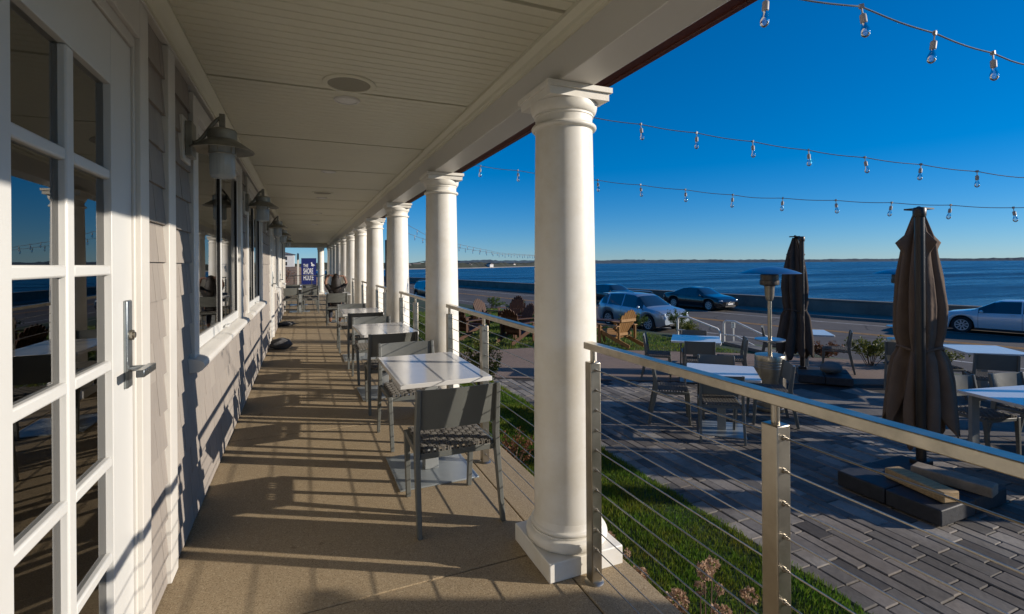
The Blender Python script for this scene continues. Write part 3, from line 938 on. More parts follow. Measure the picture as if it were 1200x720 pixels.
# ------------------------------------------------------------------ cable railings
CZ = [1.0 - 0.0935 * k for k in range(11)]
def railing(posts, label, y_from, y_to):
    t = thing('cable_railing', label, 'railing', (1.25, y_from, 0), 0, 'stainless cable railings between the porch columns')
    for y in posts:
        yy = y - y_from
        p = MB().box(-0.027, 0.027, yy - 0.027, yy + 0.027, 0.003, 1.035)
        po = p.build('post', steel, t, bevel=0.004)
        s = MB().tube([(0, yy, 1.034), (0, yy, 1.093)], 0.012, 14)
        s.build('stem', steel, po, smooth=40)
        MB().lathe([(0.0, 0.012), (0.036, 0.010), (0.046, 0.001)], 28, (0, yy)).build('foot_flange', steel, po, smooth=40)
        for z in CZ:
            f = MB().tube([(0, yy - 0.042, z), (0, yy - 0.0312, z), (0, yy - 0.031, z), (0, yy - 0.026, z), (0, yy + 0.026, z), (0, yy + 0.031, z), (0, yy + 0.0312, z), (0, yy + 0.042, z)], [0.0042, 0.0042, 0.0075, 0.0075, 0.0075, 0.0075, 0.0042, 0.0042], 10)
            f.build('cable_fitting', cable_m, po, smooth=40)
    MB().box(-0.024, 0.024, y_from - y_from + 0.0, y_to - y_from, 1.092, 1.124).build('top_rail', steel_rail, t, bevel=0.003)
    for z in CZ:
        MB().tube([(0, posts[0] - y_from + 0.03, z), (0, posts[-1] - y_from - 0.03, z)], 0.0028, 6).build('cable', cable_m, t, smooth=60)
    return t
names = ['in front of the nearest column', 'between the first and second columns', 'between the second and third columns', 'between the third and fourth columns', 'between the fourth and fifth columns', 'between the fifth and sixth columns', 'between the sixth and seventh columns', 'between the seventh and eighth columns', 'between the eighth and ninth columns', 'between the ninth and tenth columns', 'at the far end of the colonnade']
railing([-0.03 + 0.005, 1.01, 1.985], 'stainless cable railing ' + names[0], -0.06, 2.03)
railing([-2.4, -1.2, -0.25], 'stainless cable railing behind the camera position', -2.45, -0.2)
b0 = railing([4.74 - 2.49 + 0.27, 3.51, 4.47], 'stainless cable railing ' + names[1], 2.49, 4.51)
for k in range(1, 10):
    dup(b0, (1.25, 2.49 + 2.49 * k, 0), 0, 'stainless cable railing ' + names[k + 1])

# ------------------------------------------------------------------ chairs and tables
def weave(hw, y0, y1, z, nx, ny):
    """over-under rope strands"""
    b = MB()
    for i in range(nx):
        x = -hw + (i + 0.5) * 2 * hw / nx
        pts = []
        for j in range(ny * 2 + 1):
            yy = y0 + (y1 - y0) * j / (ny * 2)
            s = 0 if j % 2 == 0 else (1 if ((j // 2) + i) % 2 == 0 else -1)
            pts.append((x, yy, z + 0.0045 * s))
        pts = [(x, y0, z - 0.05)] + pts + [(x, y1, z - 0.05)]
        for dx in (-0.0055, 0.0055):
            b.tube([(px + dx, py, pz) for px, py, pz in pts], 0.0058, 5)
    for j in range(ny):
        yy = y0 + (j + 0.5) * (y1 - y0) / ny
        pts = []
        for i in range(nx * 2 + 1):
            x = -hw + 2 * hw * i / (nx * 2)
            s = 0 if i % 2 == 0 else (-1 if (j + (i // 2)) % 2 == 0 else 1)
            pts.append((x, yy, z + 0.0045 * s))
        pts = [(-hw, yy, z - 0.05)] + pts + [(hw, yy, z - 0.05)]
        for dy in (-0.0055, 0.0055):
            b.tube([(px, py + dy, pz) for px, py, pz in pts], 0.0058, 5)
    return b
def make_chair(name, label, group, m, woven=True):
    t = thing(name, label, 'chair', (0, 0, 0), 0, group)
    # rear legs run up into the back posts with a kink at seat height
    for sx in (-1, 1):
        l = MB()
        pts = [(sx * 0.245, -0.045, 0.0, 0.026, 0.034), (sx * 0.240, 0.035, 0.40, 0.030, 0.050), (sx * 0.238, 0.045, 0.50, 0.030, 0.052), (sx * 0.236, 0.0, 0.80, 0.026, 0.036)]
        vs = []
        for (x, y, z, w_, d_) in pts:
            vs += [(x - w_ / 2, y - d_ / 2, z), (x + w_ / 2, y - d_ / 2, z), (x + w_ / 2, y + d_ / 2, z), (x - w_ / 2, y + d_ / 2, z)]
        fs = [(3, 2, 1, 0), (12, 13, 14, 15)]
        for k in range(3):
            for q in range(4):
                q2 = (q + 1) % 4
                fs.append((k * 4 + q, k * 4 + q2, k * 4 + 4 + q2, k * 4 + 4 + q))
        l.add(vs, fs).build('leg', m, t, bevel=0.004)
        l = MB(); l.bar((sx * 0.205, 0.475, 0.0), (sx * 0.218, 0.45, 0.435), 0.030, 0.028, (0, 1, 0), 0.034, 0.045)
        l.build('leg', m, t, bevel=0.004)
    f = MB()
    f.bar((-0.205, 0.452, 0.415), (0.205, 0.452, 0.415), 0.03, 0.035)
    f.bar((-0.222, 0.045, 0.415), (0.222, 0.045, 0.415), 0.03, 0.035)
    for sx in (-1, 1):
        f.bar((sx * 0.228, 0.055, 0.420), (sx * 0.216, 0.44, 0.420), 0.026, 0.035)
    f.build('seat_frame', m, t, bevel=0.003)
    # backrest: one curved sheet
    b = MB(); nn = 12; vs = []
    for k in range(nn + 1):
        q = -1 + 2 * k / nn
        x = q * 0.224
        bow = -0.022 * (1 - q * q)
        for (z, yy) in ((0.565, 0.036), (0.797, 0.002)):
            vs += [(x, yy + bow - 0.004, z), (x, yy + bow + 0.004, z)]
    fs = []
    for k in range(nn):
        a = k * 4; c = a + 4
        fs += [(a, c, c + 2, a + 2), (a + 1, a + 3, c + 3, c + 1), (a, a + 1, c + 1, c), (a + 2, c + 2, c + 3, a + 3)]
    b.add(vs, fs).build('backrest', m, t, smooth=30)
    if woven:
        weave(0.205, 0.035, 0.46, 0.452, 12, 12).build('seat', rope_m, t, smooth=60)
    else:
        s = MB(); s.box(-0.205, 0.205, 0.035, 0.46, 0.434, 0.462)
        s.build('seat', rope_m, t, bevel=0.008)
    return t
def make_table(name, label, group, w_, l_, round_c=0.006, baseplate=(0.55, 0.61)):
    t = thing(name, label, 'table', (0, 0, 0), 0, group)
    tp = MB()
    r = max(round_c, 0.004); poly = []
    for (cx, cy, a0) in ((w_ / 2 - r, l_ / 2 - r, 0), (-w_ / 2 + r, l_ / 2 - r, 90), (-w_ / 2 + r, -l_ / 2 + r, 180), (w_ / 2 - r, -l_ / 2 + r, 270)):
        for k in range(5):
            q = R(a0 + 90 * k / 4)
            poly.append((cx + r * math.cos(q), cy + r * math.sin(q)))
    tp.prism(poly, 0.722, 0.752).build('tabletop', top_m, t, bevel=0.003)
    MB().box(-0.05, 0.05, -0.05, 0.05, 0.012, 0.715).build('pedestal', alu_light, t, bevel=0.004)
    MB().box(-0.2, 0.2, -0.03, 0.03, 0.700, 0.721).box(-0.03, 0.03, -0.2, 0.2, 0.7005, 0.7205).build('bracket', alu_light, t)
    MB().box(-baseplate[0] / 2, baseplate[0] / 2, -baseplate[1] / 2, baseplate[1] / 2, 0.0, 0.012).build('base_plate', base_steel, t, bevel=0.003)
    return t
GPC = 'grey chairs at the porch tables'
GPT = 'white topped tables along the porch'
ch0 = make_chair('porch_chair', 'grey metal chair with woven seat, nearest on the porch, back to the camera', GPC, alu)
ch0.location = (0.815, 2.715, 0)
tb0 = make_table('porch_table', 'white rectangular table nearest the camera on the porch', GPT, 0.61, 1.0)
tb0.location = (0.845, 3.57, 0)
YT = [3.57, 5.93, 8.30, 10.6, 13.75]
dup(ch0, (0.845, 4.47, 0), R(180), 'sunlit grey chair at the far end of the nearest porch table')
dup(tb0, (0.855, 5.93, 0), R(1), 'second white table down the porch')
dup(ch0, (0.835, 5.10, 0), R(1), 'grey chair with its back to the camera at the second porch table')
dup(ch0, (0.83, 6.86, 0), R(179), 'sunlit grey chair at the far end of the second porch table')
dup(tb0, (0.84, 8.32, 0), R(-1), 'third white table down the porch')
dup(ch0, (0.82, 7.45, 0), R(-1), 'grey chair with its back to the camera at the third porch table')
dup(ch0, (0.78, 9.28, 0), R(176), 'sunlit grey chair at the far end of the third porch table')
dup(tb0, (0.80, 13.85, 0), R(0), 'fourth white table, where the long haired person sits')
dup(ch0, (0.74, 12.92, 0), R(0), 'grey chair the long haired person sits in')
dup(ch0, (0.80, 14.75, 0), R(180), 'grey chair opposite the long haired person')
# far end tables
dup(tb0, (-0.15, 17.3, 0), R(90), 'white table at the far end of the porch in front of the blue banner')
dup(tb0, (-0.2, 20.2, 0), R(90), 'white table farthest down the porch')
for x, y, a, lb in ((-0.42, 16.6, 0, 'dark chair nearest the wall at the far end table'), (0.16, 16.55, 0, 'dark chair right of its pair at the far end table'), (-0.4, 18.05, 180, 'chair behind the far end table on the wall side'), (0.2, 18.05, 180, 'chair behind the far end table on the rail side'), (-0.4, 19.4, 0, 'chair on the near side of the farthest table, wall side'), (0.15, 19.4, 0, 'chair on the near side of the farthest table, rail side')):
    dup(ch0, (x, y, 0), R(a), lb)

# dark round stone by the wall
st = MB(); st.blob((0, 0, 0.085), 0.15, 4, 0.18, 24, 16, (1.25, 0.9, 0.72))
for i, p in enumerate(st.v): st.v[i] = (p[0], p[1], max(p[2], 0.0))
st_m = mat('speckled_stone', (0.085, 0.085, 0.088), 0.8, var=0.35, scale=14, bump=0.004, bscale=40)
o = st.build('rounded_stone', st_m, smooth=80); o.location = (-0.40, 9.75, 0.001)
tag(o, 'dark rounded stone on the floor against the shingled wall', 'stone', 'round stones beside the wall')
o2 = o.copy(); COL.objects.link(o2); o2.location = (-0.42, 13.4, 0.001); o2.scale = (1.1, 1, 0.55)
o2['label'] = 'flatter dark stone by the wall farther down the porch'

# ------------------------------------------------------------------ patio
pv = MB()
def in_path(x, y):
    return y > 8.75 - 0.56 * (x - 3.16)
yx = 3.16
widths = [0.10, 0.14, 0.12, 0.10, 0.16]
x = 3.16; k = 0
while x < 6.35:
    w_ = widths[k % 5] if k > 1 else 0.14
    y = -4.5 - random.uniform(0, 0.3)
    while y < 9.2:
        L_ = random.choice([0.24, 0.3, 0.36, 0.42, 0.48]) if k > 1 else random.choice([0.2, 0.24])
        if not in_path(x + w_ / 2, y + L_):
            z = ZP + random.uniform(-0.004, 0.004)
            tl = random.uniform(-0.003, 0.003)
            x0, x1, y0, y1 = x + 0.003, x + w_ - 0.003, y + 0.003, y + L_ - 0.003
            c_ = 0.0065
            pv.add([(x0, y0, z - 0.04), (x1, y0, z - 0.04), (x1, y1, z - 0.04), (x0, y1, z - 0.04),
                    (x0, y0, z - c_), (x1, y0, z - c_), (x1, y1, z - c_ + tl), (x0, y1, z - c_ + tl),
                    (x0 + c_, y0 + c_, z), (x1 - c_, y0 + c_, z), (x1 - c_, y1 - c_, z + tl), (x0 + c_, y1 - c_, z + tl)],
                   [(8, 9, 10, 11), (4, 5, 9, 8), (5, 6, 10, 9), (6, 7, 11, 10), (7, 4, 8, 11), (0, 1, 5, 4), (1, 2, 6, 5), (2, 3, 7, 6), (3, 0, 4, 7)])
        y += L_
    x += w_; k += 1
xs_end = x
# larger pale slabs beyond the narrow pavers
while x < 15:
    y = -4.5 - random.uniform(0, 0.3)
    while y < 9.2:
        L_ = random.choice([0.6, 0.9])
        xm = x + 0.225
        if not in_path(xm, y + L_) and x + 0.45 < edge_x(y) + 0.4:
            z = ZP + random.uniform(-0.002, 0.002)
            pv.box(x + 0.004, x + 0.446, y + 0.004, y + L_ - 0.004, z - 0.04, z)
        y += L_
    x += 0.45
pvm = paver_material()
add_patches(pvm, 0.9, (0.66, 0.63, 0.60))
tag(pv.build('patio_paving', pvm), kind='structure')
pb = MB(); pb.add([(3.10, -4.5, ZP - 0.012), (10, -4.5, ZP - 0.012), (10, 5.1, ZP - 0.012), (3.10, 8.78, ZP - 0.012)], [(0, 1, 2, 3)])
tag(pb.build('paving_bed', mat('joint_sand', (0.035, 0.03, 0.025), 0.95)), kind='structure')
pt = MB(); pt.prism([(2.6, 9.1), (3.16, 8.76), (11.0, 4.38), (11.6, 6.4), (9.4, 8.6), (5.3, 11.35), (2.6, 11.6)], ZP - 0.06, ZP + 0.003)
tag(pt.build('path', path_m), kind='structure')
# planting bed along the slab
be = MB(); be.add([(1.45, -3.5, -0.62), (1.95, -3.5, -0.655), (1.95, 28, -0.655), (1.45, 28, -0.62)], [(0, 1, 2, 3)])
tag(be.build('mulch_bed', mulch), kind='structure')
bk = MB()
for i in range(5000):
    y = random.uniform(-1, 10); x = random.uniform(1.5, 1.98)
    a = random.uniform(0, PI); l_ = random.uniform(0.008, 0.03)
    bk.bar((x, y, -0.640 + random.uniform(0, 0.02)), (x + l_ * math.cos(a), y + l_ * math.sin(a), -0.635 + random.uniform(0, 0.025)), 0.008, 0.004)
tag(bk.build('bark_chips', island_mat('bark_chip', [(0.03, 0.018, 0.01), (0.08, 0.045, 0.028), (0.05, 0.03, 0.02)], 0.9)), kind='stuff')

# grass
def blades(name, fn, count, h, w_, z0, maxlean=0.5, base=None):
    vs = np.zeros((count * 4, 3)); 
    P_ = fn(count)
    a = rng.uniform(0, 2 * PI, count); lean = rng.uniform(0.05, maxlean, count); hh = h * rng.uniform(0.55, 1.3, count); la = rng.uniform(0, 2 * PI, count)
    ww = w_ * rng.uniform(0.7, 1.3, count)
    clump = np.array([noise.noise(Vector((p[0] * 2.2, p[1] * 2.2, 1.0))) for p in P_])
    hh *= 1 + 0.45 * clump
    dx = np.cos(a) * ww / 2; dy = np.sin(a) * ww / 2
    V = np.zeros((count, 4, 3))
    V[:, 0, 0] = P_[:, 0] - dx; V[:, 0, 1] = P_[:, 1] - dy; V[:, 0, 2] = z0
    V[:, 1, 0] = P_[:, 0] + dx; V[:, 1, 1] = P_[:, 1] + dy; V[:, 1, 2] = z0
    mx = P_[:, 0] + np.cos(la) * lean * hh * 0.35; my = P_[:, 1] + np.sin(la) * lean * hh * 0.35
    V[:, 2, 0] = mx + dx * 0.7; V[:, 2, 1] = my + dy * 0.7; V[:, 2, 2] = z0 + hh * 0.6
    V[:, 3, 0] = P_[:, 0] + np.cos(la) * lean * hh; V[:, 3, 1] = P_[:, 1] + np.sin(la) * lean * hh; V[:, 3, 2] = z0 + hh
    F = np.arange(count)[:, None] * 4
    F3 = np.concatenate([F + np.array([0, 1, 2]), F + np.array([0, 2, 3])], axis=0)
    me = bpy.data.meshes.new(name)
    me.vertices.add(count * 4); me.vertices.foreach_set('co', V.reshape(-1))
    nf = len(F3)
    me.loops.add(nf * 3); me.polygons.add(nf)
    me.loops.foreach_set('vertex_index', F3.reshape(-1).astype(np.int32))
    me.polygons.foreach_set('loop_start', np.arange(0, nf * 3, 3, dtype=np.int32))
    me.polygons.foreach_set('loop_total', np.full(nf, 3, dtype=np.int32))
    me.update(calc_edges=True)
    me.materials.append(grass_m)
    o = bpy.data.objects.new(name, me); link(o)
    return tag(o, kind='stuff')
turf = mat('turf_soil', (0.025, 0.045, 0.012), 0.95, var=0.4, scale=12, world_space=True)
lb = MB(); lb.add([(1.95, -4, ZP - 0.005), (3.16, -4, ZP - 0.005), (3.16, 8.75, ZP - 0.005), (1.95, 9.4, ZP - 0.005)], [(0, 1, 2, 3)])
tag(lb.build('lawn', turf), kind='structure')
def strip(nc):
    x = rng.uniform(1.93, 3.17, nc); y = rng.uniform(-1.2, 9.0, nc)
    x += 0.02 * np.sin(y * 9)
    keep = (y < 8.75) 
    return np.stack([np.clip(x, 1.9, 3.175), np.where(keep, y, 8.4)], 1)
blades('lawn_grass', strip, 95000, 0.042, 0.0045, ZP - 0.006)
lb = MB(); lb.add([(1.95, 11.5, ZP - 0.005), (5.3, 11.37, ZP - 0.005), (9.4, 8.62, ZP - 0.005), (10.0, 9.0, ZP - 0.005), (9.2, 16, ZP - 0.005), (7.8, 26, ZP - 0.005), (1.95, 26, ZP - 0.005)], [(0, 1, 2, 3, 4, 5, 6)])
tag(lb.build('lawn', turf), kind='structure')
def far_lawn(nc):
    out = []
    while len(out) < nc:
        x = rng.uniform(2.0, 9.6, nc); y = rng.uniform(8.6, 22, nc)
        ylim = np.where(x < 5.3, 11.4, 11.37 - (x - 5.3) * 0.67)
        xl = 9.9 - (y - 9) * 0.1
        ok = (y > ylim) & (x < xl)
        out += list(np.stack([x[ok], y[ok]], 1))
    return np.array(out[:nc])
blades('far_lawn_grass', far_lawn, 60000, 0.055, 0.011, ZP - 0.006)

# ------------------------------------------------------------------ plants
def leaf_quad(b, p, d, l_, w_, up):
    d = d.normalized(); s = d.cross(up)
    if s.length < 1e-3: s = d.orthogonal()
    s.normalize()
    q = p + d * l_ * 0.5
    b.add([tuple(p), tuple(q + s * w_ / 2), tuple(p + d * l_), tuple(q - s * w_ / 2)], [(0, 1, 2, 3)])
def rnd_dir():
    v = Vector((random.gauss(0, 1), random.gauss(0, 1), random.gauss(0, 1)))
    return v.normalized()
def shrub(name, label, loc, r, h, nstem, nleaf, lm, leaf=0.05, group=None, cat='shrub', spread=0.9):
    t = thing(name, label, cat, loc, random.uniform(0, 6), group)
    s = MB(); f = MB()
    tips = []
    for i in range(nstem):
        a = random.uniform(0, 2 * PI); q = random.uniform(0.15, spread)
        tip = Vector((math.cos(a) * r * q, math.sin(a) * r * q, h * random.uniform(0.55, 1.0) * (1.05 - 0.35 * q)))
        mid = Vector((tip.x * 0.4, tip.y * 0.4, tip.z * 0.55))
        s.tube([(random.uniform(-.03, .03), random.uniform(-.03, .03), -0.02), tuple(mid), tuple(tip)], [0.008 * max(1, h), 0.005, 0.002], 5)
        tips.append((mid, tip))
    for i in range(nleaf):
        m_, tp = random.choice(tips)
        q = random.random() ** 0.6
        p = m_.lerp(tp, q) + rnd_dir() * leaf * random.uniform(0.2, 1.6)
        if p.z < 0.01: p.z = 0.02
        d = rnd_dir(); d.z = abs(d.z) * 0.8
        leaf_quad(f, p, d, leaf * random.uniform(0.6, 1.3), leaf * random.uniform(0.35, 0.6), rnd_dir())
    s.build('stems', stem_m, t)
    f.build('foliage', lm, t)
    return t
def hydrangea(label, loc, heads, group='dried hydrangeas beside the porch'):
    t = thing('dried_hydrangea', label, 'plant', loc, 0, group)
    heads = [(x * 1.35, y * 1.7, z * random.uniform(0.85, 1.12), r * 0.72) for x, y, z, r in heads]
    s = MB()
    for (x, y, z, r) in heads:
        s.tube([(x * 0.3, y * 0.3, -0.02), (x * 0.75, y * 0.75, z * 0.6), (x, y, z)], [0.006, 0.004, 0.003], 5)
    s.build('stems', stem_m, t)
    for (x, y, z, r) in heads:
        b = MB()
        for k in range(int(240 * (r / 0.06) ** 2)):
            d = rnd_dir()
            p = Vector((x, y, z)) + d * r * random.uniform(0.55, 1.0)
            for q in range(2):
                leaf_quad(b, p, (d + rnd_dir() * 1.1), random.uniform(0.014, 0.024), random.uniform(0.010, 0.018), rnd_dir())
        b.build('flower_head', petal_m, t)
    return t
hydrangea('clump of dried brown hydrangea heads at the foot of the near railing', (1.80, 1.85, -0.62),
          [(-0.10, 0.20, 0.42, 0.06), (-0.02, 0.10, 0.40, 0.07), (0.05, -0.02, 0.42, 0.065), (0.12, 0.10, 0.46, 0.055), (0.0, -0.14, 0.38, 0.065), (0.14, -0.10, 0.36, 0.055), (-0.12, 0.0, 0.34, 0.06), (0.06, -0.26, 0.36, 0.06), (0.22, 0.0, 0.38, 0.045), (-0.14, -0.16, 0.30, 0.05), (-0.16, 0.32, 0.30, 0.05), (0.26, 0.18, 0.34, 0.045), (-0.22, 0.12, 0.28, 0.05), (0.28, -0.2, 0.42, 0.05)])
hydrangea('small loose hydrangea cluster in the grass above the larger clump', (2.15, 2.25, -0.62), [(0.0, 0.0, 0.22, 0.04), (0.06, -0.04, 0.20, 0.03)])
hydrangea('single dried hydrangea head beside the column plinth', (1.85, 2.75, -0.62), [(0.0, 0.0, 0.34, 0.045), (0.10, 0.0, 0.15, 0.03)])
hydrangea('dried hydrangea clump lower right of the near railing post', (2.0, 1.35, -0.62), [(0.0, 0.1, 0.33, 0.055), (-0.1, -0.05, 0.30, 0.05), (0.12, 0.2, 0.30, 0.045)])
shrub('russet_shrub', 'small russet leaved shrub in the bed between the first two columns', (1.95, 4.55, -0.63), 0.28, 0.55, 14, 420, leaf_r, 0.035, 'shrubs in the porch bed')
shrub('russet_shrub', 'low russet shrub by the lawn seen below the second column railing', (1.9, 5.6, -0.63), 0.3, 0.5, 14, 420, leaf_r, 0.035, 'shrubs in the porch bed')
shrub('leafy_plant', 'low green leafy plant at the slab edge beside the nearest table', (1.72, 3.6, -0.63), 0.2, 0.32, 9, 220, leaf_y, 0.05, 'shrubs in the porch bed')
shrub('leafy_plant', 'low green plant at the slab edge behind the nearest column', (1.75, 2.95, -0.63), 0.16, 0.25, 8, 140, leaf_g, 0.05, 'shrubs in the porch bed')
shrub('tall_shrub', 'tall yellow green shrub beside the second column', (2.55, 7.35, -0.65), 0.42, 1.15, 26, 2600, leaf_y, 0.045)
shrub('tall_shrub', 'loose green shrub behind the third column', (2.4, 10.4, -0.65), 0.45, 1.1, 24, 2000, leaf_g, 0.045)
shrub('tall_shrub', 'bushy shrub seen between the third and fourth columns', (2.5, 13.5, -0.65), 0.6, 1.0, 24, 2000, leaf_g, 0.05)
for k, (x, y, r, h, lm, lb_) in enumerate([
        (9.9, 13.2, 0.7, 0.62, leaf_g, 'low green bush in front of the silver car front wheel'),
        (8.9, 16.3, 0.6, 0.6, leaf_g, 'low green bush in front of the silver car rear wheel'),
        (8.3, 15.0, 0.5, 0.5, leaf_y, 'yellow green bush behind the wooden side table'),
        (11.2, 12.6, 0.75, 0.75, leaf_g, 'dense bush below the silver car front bumper'),
        (10.7, 11.6, 0.45, 0.45, leaf_y, 'small bush left of the stair handrails'),
        (9.3, 17.8, 0.6, 0.6, leaf_g, 'green bush behind the silver car tail'),
        (8.6, 19.6, 0.7, 0.7, leaf_g, 'bush along the road edge behind the lawn chairs'),
        (8.2, 22.0, 0.8, 0.7, leaf_g, 'bush along the road edge beyond the lawn chairs'),
        (10.75, 6.45, 0.5, 0.8, leaf_y, 'sparse yellowish shrub in the bed behind the tall umbrellas'),
        (12.2, 5.9, 0.5, 0.5, leaf_y, 'sparse shrub in the bed left of the large umbrella'),
        (13.0, 3.9, 0.5, 0.6, leaf_g, 'dark green bush at the right edge by the road'),
        (11.0, 7.6, 0.5, 0.4, leaf_r, 'low russet shrub in the bed by the steps'),
        (11.3, 5.9, 0.5, 0.5, leaf_r, 'low russet bush in the roadside bed right of the shrubs')]):
    shrub('roadside_bush', lb_, (x, y, -0.75), r, h, 18, 1300, lm, 0.06, 'bushes along the roadside bed')

# ------------------------------------------------------------------ patio furniture
GC = 'grey chairs around the patio tables'
GT = 'white topped tables on the patio'
pc0 = make_chair('patio_chair', 'dark chair with its back to the camera at the near patio table', GC, alu, woven=True)
pc0.location = (4.58, 4.42, ZP); pc0.rotation_euler = (0, 0, R(-38))
pt0 = make_table('patio_table', 'white square table behind the near railing', GT, 0.84, 0.84, 0.02)
pt0.location = (4.93, 4.77, ZP); pt0.rotation_euler = (0, 0, R(-43))
dup(pc0, (4.42, 5.50, ZP), R(-128), 'grey chair seen side on at the left of the near patio table')
dup(pc0, (5.95, 4.60, ZP), R(52), 'grey chair at the right of the near patio table beside the heater')
dup(pc0, (5.50, 5.42, ZP), R(140), 'grey chair behind the near patio table facing the porch')
dup(pt0, (6.62, 7.0, ZP), R(-43), 'white table near the stair handrails, farthest left on the patio')
dup(pc0, (5.95, 7.62, ZP), R(-132), 'sunlit edged chair at the left of the table by the handrails')
dup(pc0, (6.22, 6.48, ZP), R(-38), 'chair with its back to the camera at the table by the handrails')
dup(pc0, (7.22, 6.42, ZP), R(48), 'chair at the right of the table by the handrails')
dup(pc0, (7.15, 7.62, ZP), R(140), 'chair behind the table by the handrails')
dup(pt0, (9.2, 6.75, ZP), R(-43), 'white table behind the far dark umbrella')
dup(pc0, (9.75, 6.2, ZP), R(35), 'slim looking chair right of the far dark umbrella')
dup(pc0, (9.1, 4.95, ZP), R(-70), 'chair left of the large umbrella, turned toward the far table')
dup(pc0, (8.85, 7.45, ZP), R(-140), 'chair left of the table behind the far dark umbrella')
dup(pt0, (9.85, 4.25, ZP), R(-38), 'white table behind the large taupe umbrella')
dup(pc0, (9.15, 3.78, ZP), R(-50), 'grey chair with its back to the camera behind the long white table')
dup(pc0, (9.25, 4.75, ZP), R(-120), 'grey chair partly hidden behind the large taupe umbrella')
dup(pt0, (12.2, 3.0, ZP), R(-38), 'white table at the right beside the roadside bed')
# long table at right
lt = thing('long_patio_table', 'long white table with wide board legs at the right edge', 'table', (7.12, 2.50, ZP), R(-12))
MB().box(-0.72, 0.72, -0.38, 0.38, 0.722, 0.752).build('tabletop', top_m, lt, bevel=0.003)
for sx in (-1, 1):
    for sy in (-1, 1):
        MB().box(sx * 0.6 - 0.05, sx * 0.6 + 0.05, sy * 0.3 - 0.02, sy * 0.3 + 0.02, 0, 0.72).build('leg', alu_light, lt, bevel=0.003)
MB().box(-0.55, 0.55, -0.3, -0.28, 0.65, 0.72).box(-0.55, 0.55, 0.28, 0.3, 0.65, 0.72).build('apron', alu_light, lt)
dup(pc0, (6.62, 1.72, ZP), R(-12), 'grey chair with woven seat in front of the long white table at the right edge')
dup(pc0, (7.42, 1.6, ZP), R(-12), 'grey chair beside another in front of the long white table')
dup(pc0, (7.05, 3.28, ZP), R(168), 'grey chair behind the left end of the long white table')
dup(pc0, (7.75, 3.12, ZP), R(168), 'grey chair behind the right end of the long white table')
# unseen sets added beyond the right edge so their shadows fall across the view
for k, (x, y, a) in enumerate([(7.9, -0.9, -20), (10.0, 1.2, -40), (11.6, 2.9, -30)]):
    dup(pt0, (x, y, ZP), R(a), ['unseen white table added for its shadow, right of the view', 'unseen white table added for its shadow, beyond the long table', 'unseen white table added for its shadow, near the road'][k])
    for q in range(4):
        aa = R(a + 90 * q)
        dup(pc0, (x + 0.72 * math.sin(aa), y - 0.72 * math.cos(aa), ZP), aa, 'unseen grey chair number %s added for its shadow, around the %s' % (['one', 'two', 'three', 'four'][q], ['table to the right of the view', 'table beyond the long table', 'table far to the right', 'table near the road'][k]))

# patio heaters
def heater(loc, label, s=1.0):
    t = thing('patio_heater', label, 'patio heater', loc, 0, 'mushroom patio heaters', s)
    b = MB()
    pr = [(0.215, 0.0), (0.225, 0.01), (0.225, 0.05), (0.205, 0.06)]
    for z in (0.12, 0.16, 0.62, 0.66, 0.70):
        pr += [(0.205, z), (0.2015, z + 0.006), (0.205, z + 0.012)]
    pr += [(0.205, 0.775), (0.198, 0.795), (0.03, 0.802)]
    b.lathe(pr, 48).build('base_can', steel, t, smooth=30)
    MB().lathe([(0.028, 0.80), (0.028, 1.60)], 20).build('pole', steel, t, smooth=40)
    MB().lathe([(0.03, 0.995), (0.20, 1.0), (0.205, 1.005), (0.205, 1.02), (0.20, 1.025), (0.03, 1.025)], 40).build('shelf', dome_m, t, smooth=30)
    MB().lathe([(0.03, 1.58), (0.045, 1.59), (0.062, 1.66), (0.068, 1.78), (0.075, 1.80), (0.03, 1.805)], 28).build('burner_neck', steel, t, smooth=30)
    MB().lathe([(0.075, 1.802), (0.125, 1.815), (0.13, 1.83), (0.13, 1.88), (0.122, 1.885), (0.122, 1.96), (0.11, 1.97), (0.05, 1.975)], 32).build('burner_screen', mat('dark_mesh', (0.12, 0.11, 0.10), 0.45, 0.8, var=0.4, scale=40), t, smooth=30)
    MB().lathe([(0.0, 2.085), (0.10, 2.078), (0.22, 2.055), (0.34, 2.015), (0.41, 1.985), (0.415, 1.98), (0.405, 1.978), (0.33, 2.005), (0.2, 2.045), (0.0, 2.07)], 56).build('dome', dome_m, t, smooth=50)
    return t
h0 = heater((6.27, 5.15, ZP), 'stainless mushroom heater standing behind the near patio table')
dup(h0, (9.75, 5.35, ZP), 0, 'second mushroom heater half hidden behind the large taupe umbrella', scale=0.97)

